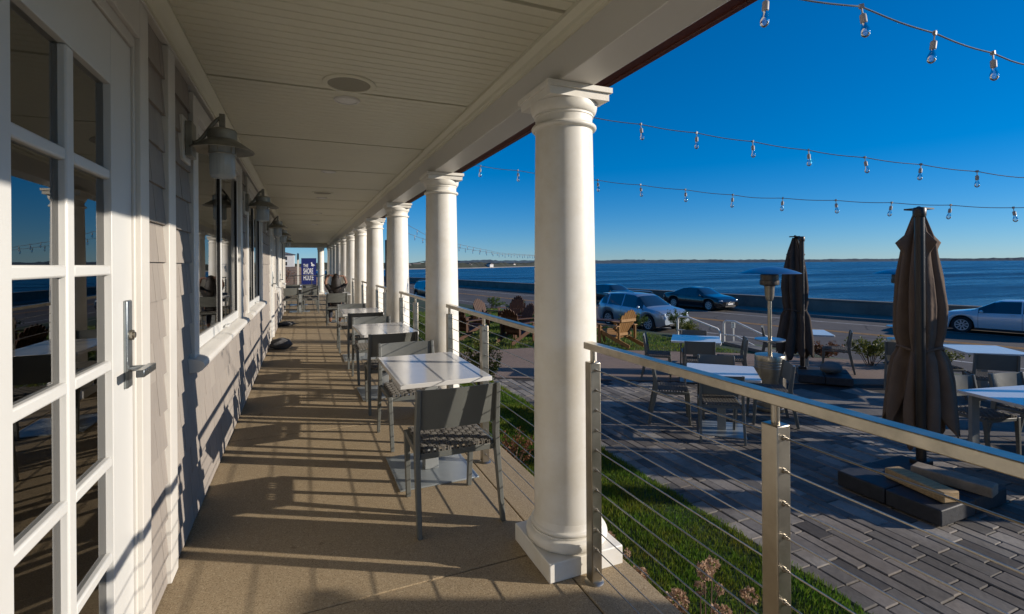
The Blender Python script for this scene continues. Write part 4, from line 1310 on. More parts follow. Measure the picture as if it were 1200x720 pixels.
# folded cantilever umbrellas
def umbrella(loc, label, m, rz=0, seed=0, s=1.0, mast_side=(-0.11, -0.05)):
    t = thing('folded_umbrella', label, 'umbrella', loc, rz, 'folded cantilever umbrellas on the patio', s)
    mx, my = mast_side
    cx_, cy_ = 0.15, 0.09
    MB().tube([(mx, my, 0.10), (mx, my, 2.62)], 0.042, 20).build('mast', pole_m, t, smooth=40)
    MB().lathe([(0.05, 2.58), (0.055, 2.60), (0.055, 2.66), (0.045, 2.675), (0.0, 2.68)], 20, (mx, my)).build('mast_cap', pole_m, t, smooth=40)
    MB().box(mx - 0.07, mx + 0.07, my - 0.07, my + 0.07, 0.09, 0.20).build('mast_foot', pole_m, t, bevel=0.01)
    arm = MB(); arm.tube([(mx, my, 2.60), (cx_, cy_, 2.69)], 0.025, 10); arm.box(cx_ - 0.09, cx_ + 0.09, cy_ - 0.09, cy_ + 0.09, 2.675, 2.69)
    arm.build('arm', pole_m, t)
    c = MB(); nn = 160; rows_ = 60
    H0, H1 = 0.50, 2.66
    prof = [(0.0, 0.34), (0.08, 0.335), (0.20, 0.30), (0.30, 0.255), (0.345, 0.205), (0.37, 0.205), (0.42, 0.235), (0.55, 0.245), (0.68, 0.215), (0.78, 0.175), (0.84, 0.155), (0.88, 0.135), (0.94, 0.09), (1.0, 0.045)]
    vs = []; fs = []
    for j in range(rows_ + 1):
        q = j / rows_
        r = 0.88 * float(np.interp(q, [p[0] for p in prof], [p[1] for p in prof]))
        for k in range(nn):
            a = 2 * PI * k / nn
            lobes = 9
            ph = a * lobes + 1.3 * math.sin(a * 2 + seed) + 0.7 * math.sin(q * 4 + seed) + 1.5 * noise.noise(Vector((math.cos(a) * 2, math.sin(a) * 2, q * 2 + seed)))
            fold = 0.5 + 0.5 * math.cos(ph)
            fold = 1 - (1 - fold) ** 1.7
            depth = 0.42 if q < 0.32 else 0.40
            rr = r * (1 - depth + depth * fold) * (1 + 0.10 * noise.noise(Vector((math.cos(a) * 3, math.sin(a) * 3, q * 5 + seed * 2))))
            rr *= 1 + 0.10 * math.cos(2 * a + seed)
            zz = H0 + (H1 - H0) * q
            if q < 0.12: zz += (0.12 - q) * 2.2 * (0.5 - fold) + 0.22 * (0.12 - q) / 0.12 * noise.noise(Vector((math.cos(a) * 2.5, math.sin(a) * 2.5, seed)))
            # pointed pocket corners near the top
            if 0.80 < q < 0.90:
                cc = max(0, math.cos(a * 4 + 0.6 + seed)) ** 6
                rr += 0.10 * cc * (1 - abs(q - 0.85) / 0.05)
            vs.append((cx_ + rr * math.cos(a), cy_ + rr * math.sin(a), zz))
    for j in range(rows_):
        for k in range(nn):
            k2 = (k + 1) % nn
            fs.append((j * nn + k, j * nn + k2, (j + 1) * nn + k2, (j + 1) * nn + k))
    c.add(vs, fs)
    canopy = c.build('canopy', m, t, smooth=70)
    so = canopy.modifiers.new('thickness', 'SOLIDIFY'); so.thickness = 0.004
    sp_ = MB(); ring = []
    for k in range(41):
        a = 2 * PI * k / 40
        ring.append((cx_ + 0.178 * (1 + 0.08 * math.cos(2 * a + seed)) * math.cos(a), cy_ + 0.178 * (1 + 0.08 * math.cos(2 * a + seed)) * math.sin(a), H0 + (H1 - H0) * 0.35 + 0.02 * math.sin(a * 3)))
    sp_.tube(ring, 0.013, 6, caps=False)
    tie = sp_.build('strap', m, canopy, smooth=60)
    return t
def ballast(t, x0, y0, w_=0.46, l_=0.46):
    for i in range(2):
        for j in range(2):
            MB().box(x0 + i * w_ + 0.004, x0 + (i + 1) * w_ - 0.004, y0 + j * l_ + 0.004, y0 + (j + 1) * l_ - 0.004, 0.02, 0.155 + 0.006 * ((i + j) % 2)).build('ballast_slab', black_slab, t, bevel=0.012, segs=3)
    MB().box(x0 + 0.05, x0 + 2 * w_ - 0.05, y0 + l_ - 0.035, y0 + l_ + 0.035, 0.0, 0.019).box(x0 + w_ - 0.035, x0 + w_ + 0.035, y0 + 0.05, y0 + 2 * l_ - 0.05, 0.0005, 0.0185).build('cross_base', pole_m, t)
u1 = umbrella((5.68, 2.93, ZP), 'large folded taupe cantilever umbrella with its mast in front', fabric, 0, 1.0)
ballast(u1, -1.02, -0.66, 0.50, 0.42)
u2 = umbrella((8.55, 6.35, ZP), 'smaller looking folded dark brown umbrella beyond the heater', fabric_dark, R(40), 3.0, 0.98, (0.02, -0.02))
ballast(u2, -0.6, -0.75, 0.46, 0.42)
u3 = dup(u1, (5.75, -1.0, ZP), R(70), 'unseen folded taupe umbrella added to cast shade, to the right of the camera')  # this and the next four umbrellas are unseen, added for their shade
u5 = dup(u1, (11.0, 2.1, ZP), R(200), 'unseen folded taupe umbrella added to cast shade, behind the long white table')
u6 = dup(u1, (12.7, 3.3, ZP), R(100), 'unseen folded taupe umbrella added to cast shade, near the road bed')
u7 = dup(u1, (8.9, 1.2, ZP), R(260), 'unseen folded taupe umbrella added to cast shade, past the long table')
u4 = dup(u1, (9.2, 0.2, ZP), R(130), 'unseen folded taupe umbrella added to cast shade, beyond the right edge of the view')
def block(loc, dims, rz, label, m, tilt=0.0):
    b = MB().box(-dims[0] / 2, dims[0] / 2, -dims[1] / 2, dims[1] / 2, 0, dims[2])
    o = b.build('timber_block', m, bevel=0.010, segs=2)
    o.location = loc; o.rotation_euler = (tilt, 0, rz)
    return tag(o, label, 'block', 'blocks weighing down the umbrella base')
block((4.93, 2.56, ZP + 0.163), (0.16, 0.52, 0.09), R(-12), 'yellowish cut timber block on the black umbrella base, nearer the porch', timber)
block((5.30, 2.50, ZP + 0.163), (0.17, 0.56, 0.09), R(10), 'grey brown block on the black umbrella base, farther from the porch', timber2)
sb = MB(); sb.blob((0, 0, 0.09), 0.2, 2, 0.15, 16, 10, (1.1, 0.7, 0.5))
sbo = sb.build('sandbag', mat('sandbag_cloth', (0.16, 0.155, 0.14), 0.9, var=0.2), smooth=80); sbo.location = (8.65, 5.85, ZP + 0.16)
tag(sbo, 'grey sandbag lying on the base of the far dark umbrella', 'sandbag')

# stair handrails and steps down to the road
sp_m = mat('galvanised_pipe', (0.78, 0.76, 0.70), 0.4, 0.0, var=0.1)
def handrail(pa, pb_, label):
    t = thing('stair_handrail', label, 'handrail', (pa[0], pa[1], 0), 0, 'pale pipe handrails at the steps')
    d = Vector((pb_[0] - pa[0], pb_[1] - pa[1], 0)); L_ = d.length; u = d / L_
    za, zb = pa[2], pb_[2]
    def P(s, z): return (u.x * s, u.y * s, z)
    top = [P(0, -0.9), P(0, za - 0.08), P(0.02, za - 0.03), P(0.07, za), P(0.30, za), P(0.36, za - 0.02), P(L_ - 0.05, zb + 0.02), P(L_, zb - 0.05), P(L_, -1.25)]
    MB().tube(top, 0.030, 12).build('rail', sp_m, t, smooth=60)
    MB().tube([P(0.0, za - 0.38), P(0.30, za - 0.38), P(0.36, za - 0.40), P(L_, zb - 0.40)], 0.022, 10).build('lower_rail', sp_m, t, smooth=60)
    for s in (0, L_):
        MB().lathe([(0.05, 0.0), (0.05, 0.012), (0.022, 0.014)], 18, (u.x * s, u.y * s)).build('foot_plate', sp_m, t, loc=(0, 0, -0.72 if s == 0 else -1.12))
    return t
handrail((9.80, 11.06, -0.04), (10.27, 9.98, -0.32), 'left pipe handrail of the steps, behind the patio table')
handrail((10.62, 10.17, -0.11), (10.98, 9.05, -0.45), 'right pipe handrail of the steps, nearer the heater')
stp = MB()
for k in range(4):
    ux, uy = 0.92, 0.39
    M_ = Matrix.Translation((10.6 + k * 0.36, 9.2 + k * 0.0, 0)) @ Matrix.Rotation(R(-10), 4, 'Z')
    stp.box(-0.2, 0.2, -0.9, 0.9, -1.7, ZP - 0.01 - 0.15 * (k + 1) + 0.14, M_)
tag(stp.build('steps', conc_m, bevel=0.01), kind='structure')
rk = MB()
for k in range(26):
    x = random.uniform(10.9, 12.2); y = random.uniform(7.0, 9.0)
    rk.blob((x, y, -0.78 - 0.2 * (x - 10.9)), random.uniform(0.06, 0.14), k, 0.4, 8, 6)
tag(rk.build('river_stones', mat('bed_stone', (0.26, 0.23, 0.19), 0.9, var=0.3, scale=9), smooth=40), kind='stuff')
bol = thing('path_light', 'small glass lantern on a short post between the handrails', 'lantern', (11.0, 10.2, -0.75))
MB().lathe([(0.02, 0.0), (0.02, 0.42)], 12).build('post', sp_m, bol, smooth=40)
MB().lathe([(0.05, 0.42), (0.05, 0.56)], 16).build('lens', jar_m, bol, smooth=40)
MB().lathe([(0.0, 0.60), (0.06, 0.565), (0.06, 0.558), (0.0, 0.556)], 16).build('cap', sp_m, bol, smooth=40)

# ------------------------------------------------------------------ lawn chairs
def adirondack(label, m):
    t = thing('lawn_chair', label, 'chair', (0, 0, 0), 0, 'wooden slatted chairs on the lawn')
    # front +y
    bk_ = MB()
    tilt = R(24)
    M0 = Matrix.Translation((0, -0.12, 0.22)) @ Matrix.Rotation(tilt, 4, 'X')
    tops = [0.66, 0.74, 0.79, 0.81, 0.79, 0.74, 0.66]
    for i in range(7):
        a = (i - 3) * 0.04
        x0 = (i - 3) * 0.066
        Mi = M0 @ Matrix.Translation((x0, 0, 0)) @ Matrix.Rotation(a * 0.55, 4, 'Y')
        h = tops[i]; w2 = 0.036
        bk_.prism([(-0.028, 0.0), (0.028, 0.0), (w2, h - 0.04), (w2 * 0.5, h), (-w2 * 0.5, h), (-w2, h - 0.04)], -0.01, 0.01, Mi @ Matrix.Rotation(R(90), 4, 'X'))
    bk_.build('backrest', m, t)
    br = MB()
    for zz in (0.12, 0.52):
        p = M0 @ Vector((0, -0.03, zz))
        br.bar((-0.27, p.y, p.z), (0.27, p.y, p.z), 0.02, 0.07)
    br.build('back_brace', m, t)
    s = MB()
    for i in range(7):
        q = i / 6
        y = -0.10 + 0.52 * q; z = 0.235 + 0.14 * q - 0.03 * math.sin(q * PI)
        s.bar((-0.27, y, z), (0.27, y, z), 0.07, 0.018, (0, -0.25, 1))
    s.build('seat', m, t)
    for sx in (-1, 1):
        a = MB()
        a.prism([(sx * 0.27, -0.32), (sx * 0.38, -0.32), (sx * 0.42, 0.44), (sx * 0.40, 0.50), (sx * 0.28, 0.50), (sx * 0.27, 0.4)][::(1 if sx > 0 else -1)], 0.535, 0.557)
        a.build('armrest', m, t)
        MB().box(sx * 0.30 - 0.011, sx * 0.30 + 0.011, 0.33, 0.43, 0, 0.534).build('leg', m, t)
        l = MB(); l.bar((sx * 0.27, -0.62, 0.05), (sx * 0.27, 0.42, 0.36), 0.022, 0.10)
        l.build('leg', m, t)
        MB().bar((sx * 0.30, -0.30, 0.20), (sx * 0.30, -0.30, 0.534), 0.022, 0.07, (0, 1, 0)).build('arm_post', m, t)
    return t
ad = adirondack('golden brown slatted lawn chair standing alone beside a small wooden table', teak)
ad.location = (7.55, 10.75, ZP); ad.rotation_euler = (0, 0, R(12))
add_ = adirondack('dark reclining slatted lawn chair with its back to the porch, nearest of the left cluster', teak_dark)
add_.location = (5.35, 12.35, ZP); add_.rotation_euler = (0, 0, R(-58))
dup(add_, (6.45, 14.9, ZP), R(150), 'dark lawn chair facing the porch in the middle of the left cluster')
dup(add_, (5.65, 15.6, ZP), R(205), 'dark lawn chair farther left in the cluster, turned toward the columns')
dup(add_, (5.0, 16.1, ZP), R(250), 'leftmost dark lawn chair, seen edge on beside the shrub')
dup(add_, (6.75, 12.9, ZP), R(75), 'dark lawn chair at the right of the left cluster beside the near column')
dup(add_, (7.0, 16.6, ZP), R(120), 'dark lawn chair at the back of the left cluster near the road')
dup(add_, (5.9, 13.4, ZP), R(100), 'dark lawn chair side on in the middle of the left cluster')
dup(add_, (4.3, 13.6, ZP), R(-60), 'dark lawn chair half hidden behind the yellow green shrub')
sd = thing('side_table', 'low wooden side table on the lawn left of the single chair', 'table', (7.25, 11.45, ZP), R(20))
stt = MB()
for i in range(5): stt.box(-0.24 + i * 0.098, -0.15 + i * 0.098, -0.22, 0.22, 0.42, 0.44)
stt.build('tabletop', teak, sd)
for sx in (-1, 1):
    for sy in (-1, 1):
        MB().bar((sx * 0.22, sy * 0.2, 0), (sx * 0.15, sy * 0.15, 0.419), 0.03, 0.07).build('leg', teak, sd)
MB().box(-0.18, 0.18, -0.04, 0.04, 0.15, 0.17).build('stretcher', teak, sd)
# low plank bench behind it
bn = thing('low_bench', 'long low dark wooden bench at the lawn edge in front of the silver car', 'bench', (8.4, 12.9, ZP), R(-62))
MB().box(-0.9, 0.9, -0.18, 0.18, 0.38, 0.42).build('seat', teak_dark, bn)
for sx in (-1, 1):
    MB().box(sx * 0.7 - 0.03, sx * 0.7 + 0.03, -0.15, 0.15, 0, 0.379).build('leg', teak_dark, bn)

# ------------------------------------------------------------------ string lights
def string_light(pts, label, spacing=0.6, sag=0.0, first=0.0, r=0.0045):
    P = [Vector(p) for p in pts]
    # resample
    seg = [(P[i + 1] - P[i]).length for i in range(len(P) - 1)]; L_ = sum(seg)
    def at(s):
        s0 = s
        for i, l_ in enumerate(seg):
            if s <= l_ or i == len(seg) - 1:
                return P[i].lerp(P[i + 1], s / l_)
            s -= l_
    t = thing('string_light', label, 'string lights', tuple(P[0]), 0, 'strings of clear bulbs over the patio')
    O = P[0]
    nn = int(L_ / 0.1)
    path = []
    for i in range(nn + 1):
        p = at(L_ * i / nn) - O
        ph = ((L_ * i / nn - first) / spacing) % 1.0
        path.append(tuple(p + Vector((0, 0, -0.012 * math.sin(ph * PI)))))
    MB().tube(path, r, 6).build('wire', mat('light_wire', (0.30, 0.32, 0.33), 0.4, 0.6), t, smooth=60)
    s = first
    k = 0
    while s < L_:
        p = at(s) - O
        tx, ty = random.uniform(-0.004, 0.004), random.uniform(-0.004, 0.004)
        if string_light.sock is None:
            sk = MB(); sk.tube([(0, 0, 0.008), (0, 0, -0.045)], 0.004, 6); sk.box(-0.011, 0.011, -0.007, 0.007, -0.01, 0.012)
            sk.lathe([(0.006, -0.04), (0.014, -0.045), (0.016, -0.05), (0.016, -0.088), (0.012, -0.092)], 14)
            so_ = sk.build('socket', plastic_w, t, smooth=40)
            bm_ = MB().lathe([(0.012, -0.0925), (0.013, -0.105), (0.021, -0.125), (0.024, -0.142), (0.020, -0.158), (0.009, -0.168), (0.0, -0.171)], 16)
            bo = bm_.build('bulb', bulb_m, so_, smooth=70)
            string_light.sock = (so_.data, bo.data)
            so_.location = p
        else:
            so_ = bpy.data.objects.new('socket', string_light.sock[0]); link(so_, t); so_.location = p
            bo = bpy.data.objects.new('bulb', string_light.sock[1]); link(bo, so_)
        so_.rotation_euler = (random.uniform(-0.12, 0.12), random.uniform(-0.12, 0.12), random.uniform(0, 3))
        s += spacing; k += 1
    return t
string_light.sock = None
def ext(a, b, q):
    a = Vector(a); b = Vector(b); return tuple(a + (b - a) * q)
sA = [(1.815, 1.80, 2.835), (2.147, 1.743, 2.84), (2.72, 1.661, 2.844), (3.37, 1.627, 2.79), (4.14, 1.624, 2.77), (5.6, 1.63, 2.80), (9.5, 1.7, 3.3)]
sB = [(1.80, 4.85, 2.82 + 0.35), (2.814, 4.456, 3.052), (5.027, 3.52, 2.665), (7.032, 2.671, 2.378), (9.5, 1.7, 2.35), (11.5, 0.9, 3.2)]
sC = [(1.80, 7.62, 3.15), (2.515, 7.079, 2.994), (3.927, 5.939, 2.675), (5.40, 4.72, 2.36), (7.571, 2.95, 2.105), (9.6, 1.3, 2.3), (11.5, 0.2, 3.2)]
sD = [(1.80, 16.2, 3.3), (3.238, 17.089, 2.924), (4.089, 17.814, 2.596), (6.182, 20.187, 2.33), (9.0, 22.8, 2.05), (12.139, 25.267, 1.98), (16, 28, 2.3)]
sE = [(1.80, 15.2, 3.0), (3.2, 17.0, 2.62), (4.4, 18.4, 2.38), (6.5, 20.6, 2.18), (9.0, 22.6, 1.98), (12.3, 25.1, 1.95), (16, 28, 2.25)]
string_light(sA, 'nearest string of clear bulbs crossing the top right corner of the sky', 0.6, first=0.31)
string_light(sB, 'middle string of clear bulbs running from the near column capital', 0.6, first=0.42)
string_light(sC, 'lowest long string of clear bulbs, behind the near column', 0.6, first=0.28)
string_light(sD, 'upper of the two distant light strings seen between columns', 0.6, r=0.007)
string_light(sE, 'lower of the two distant light strings seen between columns', 0.6, r=0.007)
def light_pole(x, y, h, label, m=pole_m, r=0.05):
    t = thing('light_pole', label, 'pole', (x, y, ZP), 0, 'poles that carry the light strings')
    MB().tube([(0, 0, -0.9), (0, 0, h)], r, 14).build('shaft', m, t, smooth=40)
    MB().lathe([(r + 0.01, h), (r + 0.01, h + 0.03), (0.0, h + 0.05)], 14).build('cap', m, t, smooth=40)
light_pole(11.5, 0.9, 3.9, 'dark pole at the road end of the middle light string')
light_pole(11.5, 0.2, 3.9, 'dark pole at the road end of the lowest light string')
light_pole(9.5, 1.7, 3.95, 'dark pole at the end of the nearest light string')
light_pole(4.58, 30.3, 3.6, 'tall dark pole seen between the third and fourth columns', r=0.09)
light_pole(16, 28, 3.3, 'dark pole by the road at the end of the distant light strings')

# ------------------------------------------------------------------ cars
def lerp_tab(tab, x):
    return float(np.interp(x, [p[0] for p in tab], [p[1] for p in tab]))
def car(name, label, loc, heading, paint, kind, rimm=None, group='cars along the shore road'):
    """x forward; profile tables in metres"""
    t = thing(name, label, 'car', loc, heading, group)
    if kind == 'suv':
        L_, W_ = 4.5, 0.92; wb = (1.36, -1.33); wr = 0.355; clear = 0.24
        top = [(-2.25, 0.95), (-2.2, 1.05), (-2.05, 1.22), (-1.75, 1.52), (-1.5, 1.60), (-0.6, 1.65), (0.3, 1.61), (0.55, 1.52), (1.15, 1.13), (1.30, 1.06), (1.9, 0.97), (2.15, 0.86), (2.25, 0.70)]
        belt = [(-2.25, 0.93), (-2.0, 1.10), (-1.0, 1.05), (0.6, 0.99), (1.2, 0.98), (1.9, 0.90), (2.15, 0.80), (2.25, 0.62)]
        cab = (-2.02, 1.22); side = (-1.85, 0.98); ws = (0.42, 1.20); rw = (-2.10, -1.72); pillars = [(-0.38, 0.06), (-1.42, 0.10)]
    elif kind == 'sedan':
        L_, W_ = 4.85, 0.92; wb = (1.50, -1.37); wr = 0.34; clear = 0.20
        top = [(-2.42, 0.80), (-2.35, 0.98), (-1.75, 1.05), (-1.55, 1.09), (-0.75, 1.40), (-0.3, 1.45), (0.3, 1.43), (0.5, 1.37), (1.15, 1.01), (1.35, 0.97), (1.95, 0.88), (2.3, 0.74), (2.42, 0.60)]
        belt = [(-2.42, 0.78), (-2.3, 0.93), (-1.5, 0.95), (0.0, 0.91), (1.1, 0.88), (1.9, 0.80), (2.3, 0.66), (2.42, 0.54)]
        cab = (-1.62, 1.22); side = (-1.38, 0.98); ws = (0.40, 1.20); rw = (-1.62, -0.85); pillars = [(-0.32, 0.05)]
    else:
        L_, W_ = 4.2, 0.90; wb = (1.28, -1.27); wr = 0.33; clear = 0.2
        top = [(-2.1, 0.85), (-2.05, 1.02), (-1.8, 1.22), (-1.5, 1.40), (-0.5, 1.47), (0.3, 1.44), (0.5, 1.36), (1.05, 1.02), (1.25, 0.97), (1.7, 0.88), (2.0, 0.74), (2.1, 0.60)]
        belt = [(-2.1, 0.82), (-1.9, 0.98), (-1.0, 0.96), (0.0, 0.92), (1.0, 0.90), (1.7, 0.80), (2.0, 0.66), (2.1, 0.54)]
        cab = (-1.85, 1.1); side = (-1.6, 0.9); ws = (0.38, 1.1); rw = (-1.95, -1.6); pillars = [(-0.35, 0.05)]
    hl = L_ / 2
    xs = sorted(set([round(x, 4) for x in np.linspace(-hl, hl, 91)] + [cab[0], cab[1], side[0], side[1], ws[0], ws[1], rw[0], rw[1]] + [p[0] + s * p[1] / 2 for p in pillars for s in (-1, 1)]))
    R_ = wr + 0.055
    sect = []
    for x in xs:
        e = abs(x) / hl
        taper = 1 - 0.16 * max(0, (e - 0.72) / 0.28) ** 2.2
        w0 = W_ * taper
        tz = lerp_tab(top, x); bz = min(lerp_tab(belt, x), tz - 0.012)
        zb = clear + (0.12 * max(0, (e - 0.88) / 0.12))
        for xw in wb:
            dx = x - xw
            if abs(dx) < R_:
                zb = max(zb, wr + math.sqrt(R_ * R_ - dx * dx))
        bz = max(bz, zb + 0.05); tz = max(tz, bz + 0.012)
        ht = tz - bz
        inset = min(0.26, ht * 0.42)
        wr_ = w0 * 0.93 - inset
        zm = max(zb + 0.02, 0.55 * bz + 0.45 * zb)
        sect.append([(w0 * 0.955, zb), (w0 * 0.995, zb + (bz - zb) * 0.22), (w0, zb + (bz - zb) * 0.55), (w0 * 0.985, zb + (bz - zb) * 0.82), (w0 * 0.94, bz),
                     (wr_ + 0.03, tz - min(0.055, ht * 0.3)), (wr_ - 0.05, tz - min(0.02, ht * 0.12)), (wr_ * 0.5, tz), (0.0, tz + 0.004)])
    def surf(side_sign):
        vs = []
        for x, s_ in zip(xs, sect):
            for (y, z) in s_:
                vs.append((x, y * side_sign, z))
        return vs
    m_ = len(sect[0])
    body = MB(); glass = MB()
    for sg in (1, -1):
        vs = surf(sg); fb_, fg = [], []
        for i in range(len(xs) - 1):
            xm = (xs[i] + xs[i + 1]) / 2
            pil = any(abs(xm - p[0]) < p[1] / 2 for p in pillars)
            for j in range(m_ - 1):
                q = [i * m_ + j, (i + 1) * m_ + j, (i + 1) * m_ + j + 1, i * m_ + j + 1]
                if sg > 0: q = q[::-1]
                g_ = False
                if j == 4 and side[0] < xm < side[1] and not pil: g_ = True
                if j >= 5 and (ws[0] + 0.06 < xm < ws[1] or rw[0] < xm < rw[1] - 0.03): g_ = True
                (fg if g_ else fb_).append(tuple(q))
        body.add(vs, fb_); glass.add(vs, fg)
        # wheel wells close inward
    # end caps
    for idx, sgn in ((0, -1), (len(xs) - 1, 1)):
        s_ = sect[idx]; x = xs[idx]
        vs = [(x, y, z) for y, z in s_] + [(x, -y, z) for y, z in s_[::-1][1:]]
        body.add(vs, [tuple(range(len(vs)))[::sgn]])
    body.build('body', paint, t, smooth=38)
    gl = glass.build('windows', car_glass, t, smooth=50)
    un = MB(); un.box(-hl + 0.25, hl - 0.25, -W_ * 0.80, W_ * 0.80, clear - 0.02, 0.62); un.build('underbody', dark_in, t)
    for sg in (1, -1):
        skt = MB()
        skt.box(wb[1] + R_ + 0.02, wb[0] - R_ - 0.02, sg * W_ * 0.965 - 0.02, sg * W_ * 0.965 + 0.02, clear - 0.03, clear + 0.06)
        skt.build('side_skirt', dark_in, t, bevel=0.01)
    for xw in wb:
        for sg in (1, -1):
            wt = MB()
            Mw = Matrix.Translation((xw, sg * (W_ - 0.115), wr)) @ Matrix.Rotation(R(-90 * sg), 4, 'X')
            wt.lathe([(wr * 0.66, -0.10), (wr * 0.93, -0.105), (wr, -0.08), (wr, 0.08), (wr * 0.93, 0.105), (wr * 0.66, 0.10)], 36, (0, 0), Mw)
            wh = wt.build('wheel', rubber, t, smooth=35)
            rm = MB()
            rm.lathe([(wr * 0.67, 0.06), (wr * 0.68, 0.108), (wr * 0.60, 0.105), (wr * 0.58, 0.05)], 32, (0, 0), Mw)
            rm.lathe([(0.0, 0.088), (0.06, 0.085), (0.075, 0.03)], 16, (0, 0), Mw)
            for k in range(9):
                a = 2 * PI * k / 9
                p = [(0.04 * math.cos(a - .5), 0.04 * math.sin(a - .5)), (0.04 * math.cos(a + .5), 0.04 * math.sin(a + .5)), (wr * 0.63 * math.cos(a + .12), wr * 0.63 * math.sin(a + .12)), (wr * 0.63 * math.cos(a - .12), wr * 0.63 * math.sin(a - .12))]
                rm.prism(p, 0.08, 0.102, Mw)
            rm.build('rim', rimm or rim_m, wh, smooth=30)
    fx = hl
    for sg in (1, -1):
        hlb = MB()
        zc = lerp_tab(belt, hl - 0.25) - 0.05
        hlb.blob((hl - 0.20, sg * W_ * 0.76, zc), 0.10, 1, 0.0, 14, 10, (1.6, 1.35, 0.62))
        hlb.build('headlight', lens_m, t, smooth=60)
        tl = MB(); zt = lerp_tab(belt, -hl + 0.15) - 0.10
        tl.blob((-hl + 0.14, sg * W_ * 0.80, zt), 0.10, 1, 0.0, 14, 10, (1.1, 1.2, 0.8))
        tl.build('tail_light', red_lens, t, smooth=60)
        mr = MB(); mr.blob((side[1] - 0.12, sg * (W_ + 0.09), lerp_tab(belt, side[1]) + 0.07), 0.09, 1, 0.0, 12, 8, (0.7, 1.1, 0.75))
        mr.bar((side[1] - 0.1, sg * (W_ - 0.06), lerp_tab(belt, side[1]) + 0.02), (side[1] - 0.12, sg * (W_ + 0.05), lerp_tab(belt, side[1]) + 0.05), 0.04, 0.03)
        mr.build('mirror', paint, t, smooth=60)
        for xh in (0.02, -0.98):
            MB().bar((xh, sg * (W_ + 0.004), 0.86), (xh - 0.17, sg * (W_ + 0.004), 0.865), 0.022, 0.026).build('door_handle', paint, t, bevel=0.006)
        fl_ = MB(); fl_.blob((hl - 0.10, sg * W_ * 0.66, clear + 0.20), 0.11, 1, 0.0, 12, 8, (0.9, 1.2, 0.8)); fl_.build('lower_intake', dark_in, t, smooth=60)
    zg = lerp_tab(belt, hl - 0.05) - 0.03
    gr = MB(); gr.box(hl - 0.04, hl + 0.012, -0.42, 0.42, zg - 0.13, zg + 0.0); gr.build('grille', dark_in, t, bevel=0.03)
    gs = MB(); gs.box(hl - 0.03, hl + 0.016, -0.45, 0.45, zg - 0.155, zg - 0.135); gs.box(hl - 0.04, hl + 0.016, -0.45, 0.45, zg + 0.005, zg + 0.02); gs.build('grille_trim', chrome, t, bevel=0.004)
    li = MB(); li.box(hl - 0.05, hl + 0.01, -0.5, 0.5, clear + 0.05, clear + 0.16); li.build('bumper_intake', dark_in, t, bevel=0.02)
    if kind == 'sedan':
        MB().box(hl, hl + 0.02, -0.24, 0.24, clear + 0.20, clear + 0.30).build('licence_plate', mat('plate_white', (0.6, 0.6, 0.58), 0.5), t)
    if kind == 'suv':
        for sg in (1, -1):
            MB().tube([(-1.45, sg * 0.60, 1.64), (-1.3, sg * 0.60, 1.70), (0.05, sg * 0.60, 1.70), (0.2, sg * 0.60, 1.65)], 0.018, 8).build('roof_rail', chrome, t, smooth=50)
        sp2 = MB(); sp2.box(-2.12, -1.72, -0.55, 0.55, 1.535, 1.575); sp2.build('spoiler', paint, t, bevel=0.015)
    # door seams
    for xd in (side[1] + 0.02, pillars[0][0], side[0] + 0.35):
        i_ = min(range(len(xs)), key=lambda q: abs(xs[q] - xd))
        for sg in (1, -1):
            MB().tube([(xs[i_], sg * (y + 0.001), z) for y, z in sect[i_][:5]], 0.005, 6).build('door_seam', dark_in, t)
    return t
def paint_mat(name, col, metal=0.5, rough=0.28):
    m, t, b = nt(name)
    n1 = N(t, 'ShaderNodeTexNoise', Scale=400.0); t.links.new(coords(t), n1.inputs['Vector'])
    r = ramp(t, n1.outputs[0], [(0.4, tuple(x * 0.93 for x in col)), (0.6, tuple(min(1, x * 1.07) for x in col))])
    t.links.new(r.outputs[0], b.inputs['Base Color'])
    b.inputs['Metallic'].default_value = metal; b.inputs['Roughness'].default_value = rough
    b.inputs['Coat Weight'].default_value = 1.0; b.inputs['Coat Roughness'].default_value = 0.04
    return m
def hd(dx, dy): return math.atan2(dy, dx)
# wheel contact points measured along the road; car centre sits half a width farther out
def place_by_side(fx_, fy_, rx_, ry_, wbf, wbr, halfw, right_side_near=True):
    d = Vector((fx_ - rx_, fy_ - ry_)).normalized()
    mid = Vector(((fx_ + rx_) / 2, (fy_ + ry_) / 2)) - d * ((wbf + wbr) / 2)
    nrm = Vector((-d.y, d.x)) if right_side_near else Vector((d.y, -d.x))
    c = mid + nrm * halfw
    return (c.x, c.y, ZR + 0.005), math.atan2(d.y, d.x)
loc, a = place_by_side(14.31, 17.89, 13.95, 20.8, 1.36, -1.33, 0.86)
car('parked_car', 'silver crossover car parked on the near side of the road facing right', loc, a, paint_mat('silver_paint', (0.34, 0.40, 0.46), 0.6, 0.3), 'suv')
loc, a = place_by_side(23.83, 23.98, 23.5, 26.91, 1.5, -1.37, 0.86)
car('parked_car', 'black sedan on the far lane beside the sea wall', loc, a, paint_mat('black_paint', (0.006, 0.006, 0.007), 0.0, 0.2), 'sedan')
car('parked_car', 'dark hatchback on the far lane behind the silver car', (22.0, 32.0, ZR + 0.005), hd(0.13, -1), paint_mat('dark_blue_paint', (0.01, 0.012, 0.018), 0.2, 0.2), 'hatch')
loc, a = place_by_side(26.04, 11.92, 26.74, 9.13, 1.5, -1.37, 0.86, False)
car('parked_car', 'white sedan by the sea wall at the right edge, facing left', loc, a, paint_mat('white_car_paint', (0.60, 0.62, 0.64), 0.1, 0.3), 'sedan')
car('parked_car', 'dark car on the road seen between the second and third columns', (10.3, 42.5, ZR + 0.005), hd(0.19, -1), paint_mat('navy_paint', (0.008, 0.012, 0.03), 0.2, 0.2), 'suv')

